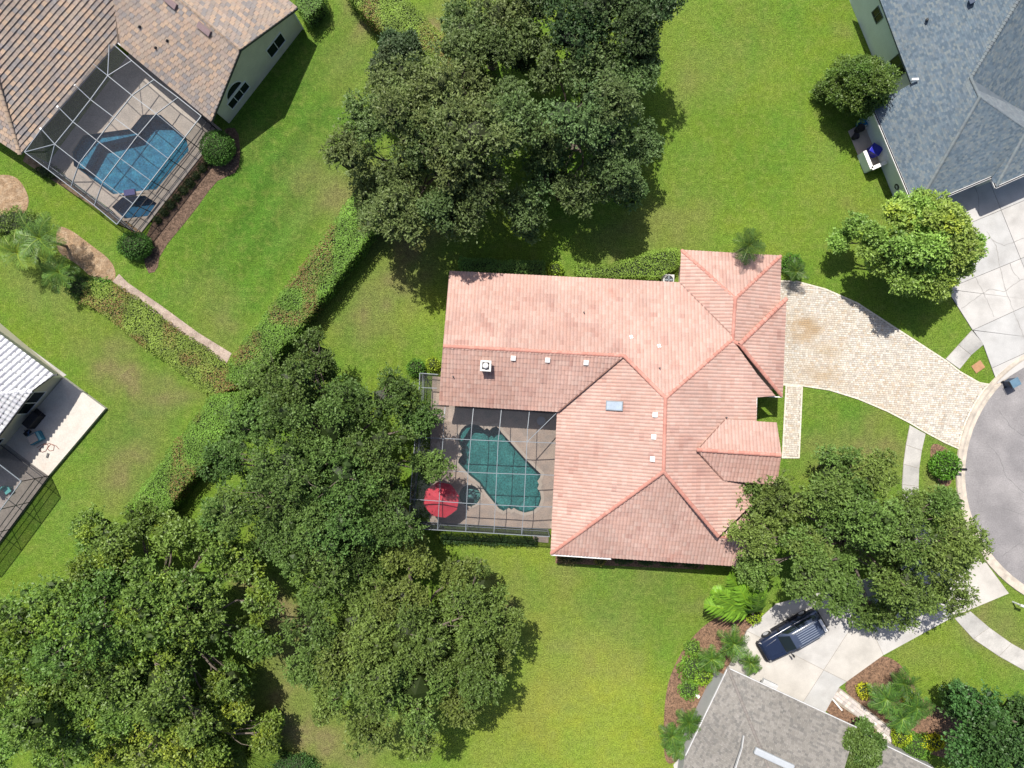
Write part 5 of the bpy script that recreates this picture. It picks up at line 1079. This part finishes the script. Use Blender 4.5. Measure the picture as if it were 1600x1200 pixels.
# tall grass clump at the bottom edge
def grass_clump(name, label, px, py, r_px, h, n, base, seed):
    r = np.random.default_rng(seed); c = W(px, py, .3); t = thing(name, label, 'grass clump', (c.x, c.y, 0)); R = r_px / S
    q = np.sqrt(r.random(n)) * R; th = r.uniform(0, 6.28, n); p = np.stack([c.x + q * np.cos(th) * .8, c.y + q * np.sin(th) * .8, np.full(n, .02)], -1)
    d = np.stack([np.cos(th) + r.normal(0, .4, n), np.sin(th) + r.normal(0, .4, n), np.zeros(n)], -1); d = unit(d); ln = r.uniform(.7, 1.2, n)[:, None] * h; s = unit(np.cross(d, np.array([0, 0, 1.]))) * .022
    m1 = p + d * ln * .35 + np.array([0, 0, 1.]) * ln * .75; m2 = p + d * ln * .95 + np.array([0, 0, 1.]) * ln * .62
    V = np.stack([p - s, p + s, m1 + s, m1 - s, m2 + s * .3, m2 - s * .3], 1).reshape(-1, 3); b = np.arange(n)[:, None] * 6; F = np.concatenate([b + np.array([0, 1, 2, 3]), b + np.array([3, 2, 4, 5])])
    col = np.array(base)[None] * r.uniform(.6, 1.4, (n, 1)); link('blades', np_mesh('blades', V, F, np.repeat(col, 6, 0)), M_HEDGE, t); return t
grass_clump('ornamental_grass', 'tall bright grass clump at the bottom edge beside the dry lawn', 388, 1172, 48, 1.1, 5200, (.13, .20, .03), 111); grass_clump('ornamental_grass', 'paler small grass clump at the bottom edge left of the bright one', 352, 1190, 28, .9, 2200, (.12, .17, .03), 112)
# ------------------------------------------------------------------ things in the yards
M_PAINT = pm('navy_paint', (.013, .02, .045), .22, .05, 1, .03, spec=.6); M_TYRE = pm('tyre', (.02, .02, .02), .9); M_CHROME = pm('chrome', (.55, .57, .6), .25, .05, 2, metal=.8)
def loft(mb, st, cap=True, m=0):
    """skin through cross-sections (x, [(y, z), ...])"""
    n = len(st[0][1]); v = [(x, y, z) for x, ring in st for y, z in ring]; f = []
    for i in range(len(st) - 1):
        for k in range(n): f.append((i * n + k, i * n + (k + 1) % n, (i + 1) * n + (k + 1) % n, (i + 1) * n + k))
    if cap: f += [tuple(range(n - 1, -1, -1)), tuple(range((len(st) - 1) * n, len(st) * n))]
    return mb.mesh(v, f, m=m)
def ring(hw, z0, z1, rt=.1, tum=.06):
    L_ = [(hw * .9, z0), (hw, z0 + .12), (hw, (z0 + z1) / 2), (hw - tum * .5, z1 - rt), (hw - tum - rt * .5, z1 - rt * .25), (hw - tum - rt * 1.6, z1)]
    return L_ + [(-y, z) for y, z in reversed(L_)]
def suv(px, py, ang):
    g0 = W(px, py); t = thing('parked_car', 'dark blue sport utility vehicle parked on the lower concrete driveway half under the oak', 'car', g0, rz=ang)
    B = lambda mb, name, mat, par=None, **k: mb.build(name, mat, par or t, local=True, **k)
    mb = MB(); loft(mb, [(2.72, ring(.72, .42, .78, .1)), (2.66, ring(.84, .34, .95, .1)), (2.4, ring(.95, .32, 1.06, .1)), (1.6, ring(1.0, .32, 1.12, .1)), (1.05, ring(1.01, .32, 1.16, .08)), (.2, ring(1.02, .32, 1.18, .06)), (-1.6, ring(1.02, .32, 1.18, .06)), (-2.45, ring(1.0, .34, 1.16, .08)), (-2.7, ring(.93, .42, 1.1, .1))]); body = B(mb, 'body', M_PAINT, smooth=True)
    mb = MB(); loft(mb, [(2.84, ring(.7, .42, .62, .05, .02)), (2.78, ring(.9, .38, .66, .05, .02)), (2.62, ring(.98, .36, .66, .05, .02))]); B(mb, 'front_bumper', M_BLACK, smooth=True)
    mb = MB(); loft(mb, [(-2.62, ring(.98, .38, .7, .05, .02)), (-2.82, ring(.9, .4, .68, .05, .02))]); B(mb, 'rear_bumper', M_BLACK, smooth=True)
    mb = MB(); mb.mesh([(2.35, -.5, 1.083), (2.35, .5, 1.083), (1.3, .62, 1.158), (1.3, -.62, 1.158), (2.3, -.46, 1.10), (2.3, .46, 1.10), (1.34, .58, 1.172), (1.34, -.58, 1.172)], [(4, 5, 6, 7), (0, 1, 5, 4), (1, 2, 6, 5), (2, 3, 7, 6), (3, 0, 4, 7)]); B(mb, 'hood_bulge', M_PAINT, body)
    mb = MB(); loft(mb, [(1.12, ring(.86, 1.12, 1.2, .03, .02)), (.32, ring(.80, 1.12, 1.78, .08, .16)), (.05, ring(.80, 1.12, 1.86, .1, .16)), (-1.8, ring(.80, 1.12, 1.88, .1, .16)), (-2.35, ring(.80, 1.12, 1.8, .1, .16)), (-2.6, ring(.84, 1.12, 1.3, .06, .05))]); cabm = B(mb, 'cabin', pm('silver_blue_roof', (.045, .06, .1), .25, .05, 1, spec=.6), smooth=True)
    mb = MB(); mb.face([(1.13, -.72, 1.225), (1.13, .72, 1.225), (.36, .585, 1.795), (.36, -.585, 1.795)]); B(mb, 'windshield', M_GLASS)
    mb = MB(); mb.face([(-2.63, .66, 1.33), (-2.63, -.66, 1.33), (-2.40, -.56, 1.775), (-2.40, .56, 1.775)]); B(mb, 'rear_window', M_GLASS)
    for s in (-1, 1):
        for x0, x1 in ((.62, -.45), (-.55, -1.5), (-1.6, -2.25)):
            q = [(x0 - (.25 if x0 > 0 else 0), s * .735, 1.68), (x0 + (.12 if x0 > 0 else 0), s * .85, 1.26), (x1, s * .85, 1.26), (x1, s * .735, 1.68)]; MB().face([(a, b + s * .012, c_) for a, b, c_ in (q if s < 0 else q[::-1])]).build('side_window', M_GLASS, t, local=True)
        mb = MB(); mb.beam((.1, s * .6, 1.97), (-2.1, s * .6, 1.97), .05, .04); mb.beam((.05, s * .6, 1.86), (.05, s * .6, 1.97), .05, .05); mb.beam((-2.05, s * .6, 1.86), (-2.05, s * .6, 1.97), .05, .05); B(mb, 'roof_rail', M_CHROME)
        mb = MB(); mb.beam((.85, s * 1.0, 1.2), (.8, s * 1.22, 1.28), .1, .06); mb.box((.8, s * 1.25, 1.18), .14, .2, .2); B(mb, 'mirror', M_BLACK, bevel=.02)
        mb = MB(); mb.beam((1.2, s * 1.08, .38), (-1.3, s * 1.08, .38), .22, .07); B(mb, 'running_board', M_BLACK)
        mb = MB(); mb.mesh([(2.69, s * .55, .74), (2.66, s * .86, .76), (2.55, s * .9, .92), (2.63, s * .58, .9), (2.5, s * .88, 1.0), (2.55, s * .58, .99)], [(0, 1, 2, 3), (3, 2, 4, 5)]); B(mb, 'headlight', M_VENT)
        for x in (1.72, -1.62):
            w = MB(); w.lathe((0, 0, -.13), [(.30, .0), (.40, .03), (.41, .13), (.40, .23), (.30, .26)], 20); w.xform(Matrix.Translation((x, s * .94, .41)) @ Matrix.Rotation(math.pi / 2, 4, 'X')); wo_ = B(w, 'wheel', M_TYRE, smooth=False)
            w = MB(); w.lathe((0, 0, -.1), [(.02, .0), (.25, .02), (.27, .1), (.25, .235), (.02, .245)], 12); w.xform(Matrix.Translation((x, s * .945, .41)) @ Matrix.Rotation(math.pi / 2, 4, 'X')); B(w, 'rim', M_CHROME, wo_)
    for i in range(6):
        y = -.45 + .18 * i; mb = MB(); mb.beam((-.15, y, 1.888), (-1.75, y, 1.908), .05, .012); B(mb, 'roof_rib', pm('roof_rib', (.2, .23, .29), .3, .05, 2))
    mb = MB(); mb.beam((-2.35, -.55, 1.86), (-2.35, .55, 1.86), .22, .05); B(mb, 'rear_spoiler', M_WHITE)
    t.scale = (1.06, 1.04, 1.0)
    return t
suv(1232, 988, math.atan2(-.5, -.86))

# red umbrella in the main cage
u0 = W(694, 774); um = thing('patio_umbrella', 'red octagonal patio umbrella by the round spa', 'umbrella', u0)
M_RED = pm('red_canvas', (.56, .05, .075), .75, .08, 2, .06, 14); Ru, zu = 1.52, 2.35
for k in range(8):
    a0, a1 = 2 * math.pi * (k + .3) / 8, 2 * math.pi * (k + 1.3) / 8; am_ = (a0 + a1) / 2; P = lambda r_, a, z: (u0.x + r_ * math.cos(a), u0.y + r_ * math.sin(a), z)
    mb = MB(); mb.face([P(0.02, am_, zu + .52), P(Ru * .5, a0, zu + .3), P(Ru * .49, am_, zu + .26), P(Ru * .5, a1, zu + .3)]); mb.face([P(Ru * .5, a0, zu + .3), P(Ru, a0, zu), P(Ru * .94, am_, zu + .0), P(Ru * .49, am_, zu + .26)]); mb.face([P(Ru * .49, am_, zu + .26), P(Ru * .94, am_, zu), P(Ru, a1, zu), P(Ru * .5, a1, zu + .3)]); mb.build('canopy_panel', M_RED, um)
    mb = MB(); mb.beam(P(.03, a0, zu + .47), P(Ru * .98, a0, zu - .03), .025, .02); mb.build('rib', M_BRONZE, um)
mb = MB(); mb.tube([u0 + Vector((0, 0, .1)), u0 + Vector((0, 0, zu + .6))], .025, 8); mb.build('pole', M_BRONZE, um); mb = MB(); mb.lathe((u0.x, u0.y, .1), [(.3, 0), (.28, .07), (.06, .1), (.05, .3)], 14); mb.build('base', M_BLACK, um)
mb = MB(); mb.lathe((u0.x, u0.y, zu + .54), [(.05, 0), (.06, .05), (.01, .12)], 8); mb.build('finial', M_WHITE, um)
# round table and corner bench under the eave, seen through the cage
tb = W(845, 657); tt_ = thing('side_table', 'round grey table in the shaded corner of the pool deck', 'table', tb); mb = MB(); mb.lathe((tb.x, tb.y, .62), [(.36, 0), (.38, .02), (.37, .05)], 20); mb.build('tabletop', pm('table_grey', (.3, .32, .36), .4), tt_); mb = MB(); mb.lathe((tb.x, tb.y, .1), [(.2, 0), (.05, .06), (.04, .5)], 12); mb.build('leg', M_BRONZE, tt_)
# condenser unit
ac = W(1045, 437, .9); acg = Vector((ac.x, ac.y, 0)); a_ = thing('air_conditioner', 'grey outdoor air conditioner beside the garage corner and hedge', 'air conditioner', acg); mb = MB(); mb.box((ac.x, ac.y, .05), .95, .95, .85, math.radians(-4)); mb.build('cabinet', pm('ac_grey', (.48, .47, .45), .5), a_, bevel=.06)
mb = MB(); mb.lathe((ac.x, ac.y, .885), [(.37, 0), (.37, .02)], 20); mb.build('fan_opening', M_BLACK, a_)
mb = MB()
for k in range(4): mb.box((ac.x + .17 * math.cos(k * 1.571), ac.y + .17 * math.sin(k * 1.571), .91), .3, .12, .015, k * 1.571)
mb.build('fan_blades', pm('fan_grey', (.22, .25, .27), .5), a_)
mb = MB()
for rr_ in (.12, .24, .36):
    mb.tube([(ac.x + rr_ * math.cos(2 * math.pi * k / 20), ac.y + rr_ * math.sin(2 * math.pi * k / 20), .945) for k in range(21)], .01, 4, caps=False)
mb.build('fan_guard', M_ALU, a_)
# mailbox and post by the kerb
def mailbox(label, px, py, ang, col, post=True):
    g = W(px, py); t = thing('mailbox', label, 'mailbox', g); m_ = pm('mailbox_' + label[:5], col, .5)
    mb = MB(); mb.beam(g, g + Vector((0, 0, 1.05)), .1, .1); mb.build('post', m_, t)
    mb = MB(); n = 8; d = Vector((math.cos(ang), math.sin(ang), 0)); s = Vector((-d.y, d.x, 0)); v = []
    for e in (-.15, .42):
        for k in range(n + 1): a = math.pi * k / n; v.append(g + d * e + s * (math.cos(a) * .11) + Vector((0, 0, 1.12 + math.sin(a) * .12)))
    mb.mesh(v, [(k, k + 1, n + 2 + k, n + 1 + k) for k in range(n)] + [tuple(range(n, -1, -1)), tuple(range(n + 1, 2 * n + 2)), (0, n + 1, 2 * n + 1, n)]); bx_ = mb.build('box', m_, t)
    mb = MB(); mb.box((*(g + d * .1 + s * .12).xy, 1.2), .03, .02, .16, ang); mb.build('flag', m_, t); return t
mailbox('black mailbox on a post between the clipped shrub and the street', 1489, 731, 0., (.015, .015, .018)); mailbox('white mailbox on a post at the lower right edge', 1582, 940, math.radians(-20), (.7, .7, .7))
# wheeled refuse bin at the kerb
g = W(1572, 598); bn = thing('wheeled_bin', 'dark blue wheeled refuse bin at the kerb of the street', 'bin', g); an_ = math.radians(28); M_BIN = pm('bin_blue', (.03, .05, .09), .5, .1, 3)
mb = MB(); mb.box((g.x, g.y, .1), .58, .52, .95, an_, top=1.22); mb.build('bin_body', M_BIN, bn); mb = MB(); mb.box((g.x, g.y, 1.06), .8, .7, .08, an_); mb.build('lid', pm('bin_lid', (.10, .17, .23), .4), bn, bevel=.03)
for s in (-1, 1):
    c = Vector((g.x, g.y, .13)) + Vector((-.28, s * .26, 0)); c = Vector((g.x, g.y, 0)) + Matrix.Rotation(an_, 3, 'Z') @ Vector((-.3, s * .27, .13)); mb = MB(); mb.tube([c + Matrix.Rotation(an_, 3, 'Z') @ Vector((0, -.03, 0)), c + Matrix.Rotation(an_, 3, 'Z') @ Vector((0, .03, 0))], .13, 12); mb.build('wheel', M_BLACK, bn)
mb = MB(); ha = Matrix.Rotation(an_, 3, 'Z'); mb.beam(Vector((g.x, g.y, 0)) + ha @ Vector((-.46, -.3, 1.03)), Vector((g.x, g.y, 0)) + ha @ Vector((-.46, .3, 1.03)), .05, .05); mb.build('handle', M_BLACK, bn)
# utility covers
g = W(1528, 573); uc = MB(); uc.box((g.x, g.y, 0), .95, .75, .05, math.radians(35)); tag(uc.build('utility_cover', pm('orange_cover', (.34, .19, .10), .8, .15, 4, .1)), 'orange brown utility cover in the small grass triangle', 'utility cover')
g = W(1475, 791); um_ = thing('meter_ring', 'pale oval meter box in the grass near the kerb', 'meter box', g); mb = MB(); n = 20; v = []
for rr_, zz in ((.28, .0), (.28, .05), (.2, .05), (.2, .0)):
    for k in range(n): a = 2 * math.pi * k / n; v.append((g.x + rr_ * math.cos(a), g.y + rr_ * .75 * math.sin(a), zz))
mb.mesh(v, [(i * n + k, i * n + (k + 1) % n, (i + 1) * n + (k + 1) % n, (i + 1) * n + k) for i in range(3) for k in range(n)]); mb.build('frame', pm('ring_cream', (.55, .42, .22), .8), um_); mb = MB(); mb.face([(g.x + .2 * math.cos(2 * math.pi * k / n), g.y + .15 * math.sin(2 * math.pi * k / n), .03) for k in range(n)]); mb.build('lid', M_CONCG, um_)
# service yard of the blue house
M_ROYAL = pm('royal_blue', (.02, .025, .33), .35, .1, 3, spec=.5); M_CYAN = pm('cyan_plastic', (.03, .26, .52), .4, .25, 4)
g = W(1359, 240); bb = thing('storage_bin', 'royal blue covered bin inside the low service yard wall', 'bin', g); mb = MB(); mb.box((g.x, g.y, .05), .75, .65, .95, math.radians(-20), top=1.1); mb.build('bin_body', M_ROYAL, bb); mb = MB(); mb.box((g.x, g.y, 1.0), .95, .8, .1, math.radians(-32)); mb.build('lid', M_ROYAL, bb, bevel=.03)
g = W(1343, 196); b2 = thing('paddling_pool', 'light blue plastic tub beside the bins', 'tub', g); mb = MB(); mb.lathe((g.x, g.y, .05), [(.36, 0), (.42, .45), (.46, .5), (.4, .5), (.34, .1)], 16); mb.build('tub', M_CYAN, b2, smooth=True); mb = MB(); mb.box((g.x + .25, g.y - .3, .05), .3, .25, .5, .3); mb.build('white_bucket', M_WHITE, b2)
for px, py, r_, h_, lab in ((1338, 205, .34, .75, 'larger dark round pot beside the light blue tub'), (1333, 216, .28, .5, 'smaller dark round pot below the larger one')):
    g = W(px, py); p_ = thing('plant_pot', lab, 'pot', g); mb = MB(); mb.lathe((g.x, g.y, .05), [(r_ * .7, 0), (r_, h_), (r_ * 1.06, h_ + .03), (r_ * .9, h_ + .03), (r_ * .85, h_ - .1)], 18); mb.build('pot', pm('dark_pot', (.035, .035, .04), .6), p_, smooth=True); mb = MB(); mb.lathe((g.x, g.y, h_ - .06), [(r_ * .84, 0), (r_ * .8, .02)], 16); mb.build('soil', pm('pot_soil', (.05, .045, .045), .9), p_)
g = W(1394, 296); hs = thing('garden_hose', 'black garden hose reel on the wall of the blue shingled house', 'hose', g); mb = MB(); cz = Vector((g.x, g.y, 1.0)) + nrm * .12; axu = Vector((0, 0, 1)); axs = Vector((-nrm.y, nrm.x, 0))
for q_ in (.28, .24, .2): mb.tube([cz + axs * (q_ * math.cos(2 * math.pi * k / 20)) + axu * (q_ * math.sin(2 * math.pi * k / 20)) + nrm * (.1 * (.28 - q_) / .08) for k in range(21)], .03, 6, caps=False)
mb.build('hose_coil', M_BLACK, hs)
# left patio: covered grill, lounge chair, hose
zp = .34; g = W(50, 656, 1.0); gp2 = Vector((g.x, g.y, zp)); gr_ = thing('covered_grill', 'black covered grill on the raised patio', 'grill', gp2); an2 = math.radians(50)
mb = MB(); mb.box((g.x, g.y, zp), 1.5, .75, .95, an2, top=.94); mb.build('cover', pm('black_cover', (.02, .02, .024), .7, .2, 3), gr_, bevel=.05); mb = MB(); q_ = Vector((g.x, g.y, 0)) + Matrix.Rotation(an2, 3, 'Z') @ Vector((.9, 0, zp + .7)); mb.box(q_, .35, .6, .06, an2); mb.build('side_shelf', M_BLACK, gr_)
g = W(57, 684, .5); g3_ = Vector((g.x, g.y, zp)); ch = thing('pool_cart', 'beige and teal storage cart on the raised patio', 'cart', g3_); a3 = math.radians(28)
mb = MB(); mb.box((g.x, g.y, zp), 1.15, .85, .45, a3); mb.build('cart_body', pm('teal_plastic', (.03, .16, .24), .5), ch, bevel=.04); mb = MB(); q_ = Vector((g.x, g.y, 0)) + Matrix.Rotation(a3, 3, 'Z') @ Vector((-.12, 0, zp + .455)); mb.box(q_, .8, .72, .12, a3, top=.9); mb.build('lid', pm('beige_plastic', (.40, .34, .30), .6), ch, bevel=.04)
mb = MB(); q_ = Vector((g.x, g.y, 0)) + Matrix.Rotation(a3, 3, 'Z') @ Vector((.45, -.02, zp + .455)); mb.box(q_, .18, .75, .05, a3); mb.build('trim', pm('aqua_trim', (.2, .42, .44), .5), ch)
g = W(44, 676, .4); lg = thing('tool_bundle', 'blue and black pool tools beside the covered grill', 'pool tools', Vector((g.x, g.y, zp))); mb = MB()
for k in range(4): mb.beam((g.x - .3 + .2 * k, g.y + .2 - .1 * k, zp + .1 + .12 * k), (g.x + .3, g.y - .25 + .2 * k, zp + .35), .05, .05)
mb.build('poles', pm('tool_blue', (.03, .08, .2), .5), lg); mb = MB(); mb.box((g.x, g.y, zp), .5, .3, .3, .8); mb.build('caddy', M_BLACK, lg)
hq = [W(62, 699), W(70, 694), W(76, 692), W(80, 696), W(76, 704), W(70, 706), W(66, 702), W(72, 695), W(82, 692), W(89, 696), W(88, 703), W(82, 704), W(78, 700), W(84, 693), W(92, 696), W(98, 703)]
pts = []
for i in range(len(hq) - 1):
    for k in range(4): pts.append(hq[i].lerp(hq[i + 1], k / 4) + Vector((0, 0, zp + .02 + .004 * (i % 3))))
mb = MB(); mb.tube(pts, .022, 5); tag(mb.build('garden_hose', pm('red_brown_hose', (.22, .08, .06), .6)), 'reddish garden hose looped on the sunny part of the raised patio', 'hose')
g = W(79, 711); tag(MB().box((g.x, g.y, zp), .16, .4, .08, -.3).build('hose_nozzle', pm('nozzle_grey', (.1, .1, .1), .6)), 'small dark nozzle lying below the reddish hose', 'nozzle')
g = W(20, 764); pl_ = thing('porch_chair', 'teal chair inside the left screened porch', 'chair', Vector((g.x, g.y, .3))); mb = MB(); mb.box((g.x, g.y, .65), .55, .55, .06, .6); mb.build('seat', pm('chair_teal', (.10, .36, .34), .6), pl_); mb = MB(); mb.box((g.x - .22, g.y + .2, .7), .5, .06, .5, .8); mb.build('backrest', MATS['chair_teal'], pl_)
for sx, sy in ((-1, -1), (1, -1), (1, 1), (-1, 1)): MB().box((g.x + sx * .2, g.y + sy * .2, .3), .04, .04, .36).build('leg', MATS['chair_teal'], pl_)
# small things by the grey house
g = W(1089, 1086); tag(MB().box((g.x, g.y, .02), .35, .25, .25, -.6).build('irrigation_box', M_WHITE), 'small white box in the mulch beside the grey shingled house', 'box')
g = W(1307, 1100); tag(MB().box((g.x, g.y, .02), 1.2, .12, .22, math.radians(-50)).build('edging_board', M_WHITE), 'white edging board at the start of the narrow mulch strip', 'board')
g = W(1352, 1148); tag(MB().prism(WP([(1349, 1137), (1370, 1155), (1364, 1166), (1352, 1152)]), 0, .1).build('entry_step', M_WHITE), 'white entry step between the two roofs of the grey shingled house', 'step')
bp = flat('back_patio', WP([(1052, 1195), (1068, 1176), (1085, 1190), (1110, 1215), (1060, 1230)]), .04, M_CONC, thick=.05); tag(bp, 'pale concrete patio corner at the bottom edge by the grey shingled house', 'patio', kind='structure')
mt = flat('step_pad', WP([(833, 836), (857, 838), (857, 848), (833, 846)]), .05, M_DECKA, thick=.05); tag(mt, 'small paver pad outside the screen door at the southeast cage corner', 'pad', kind='structure')
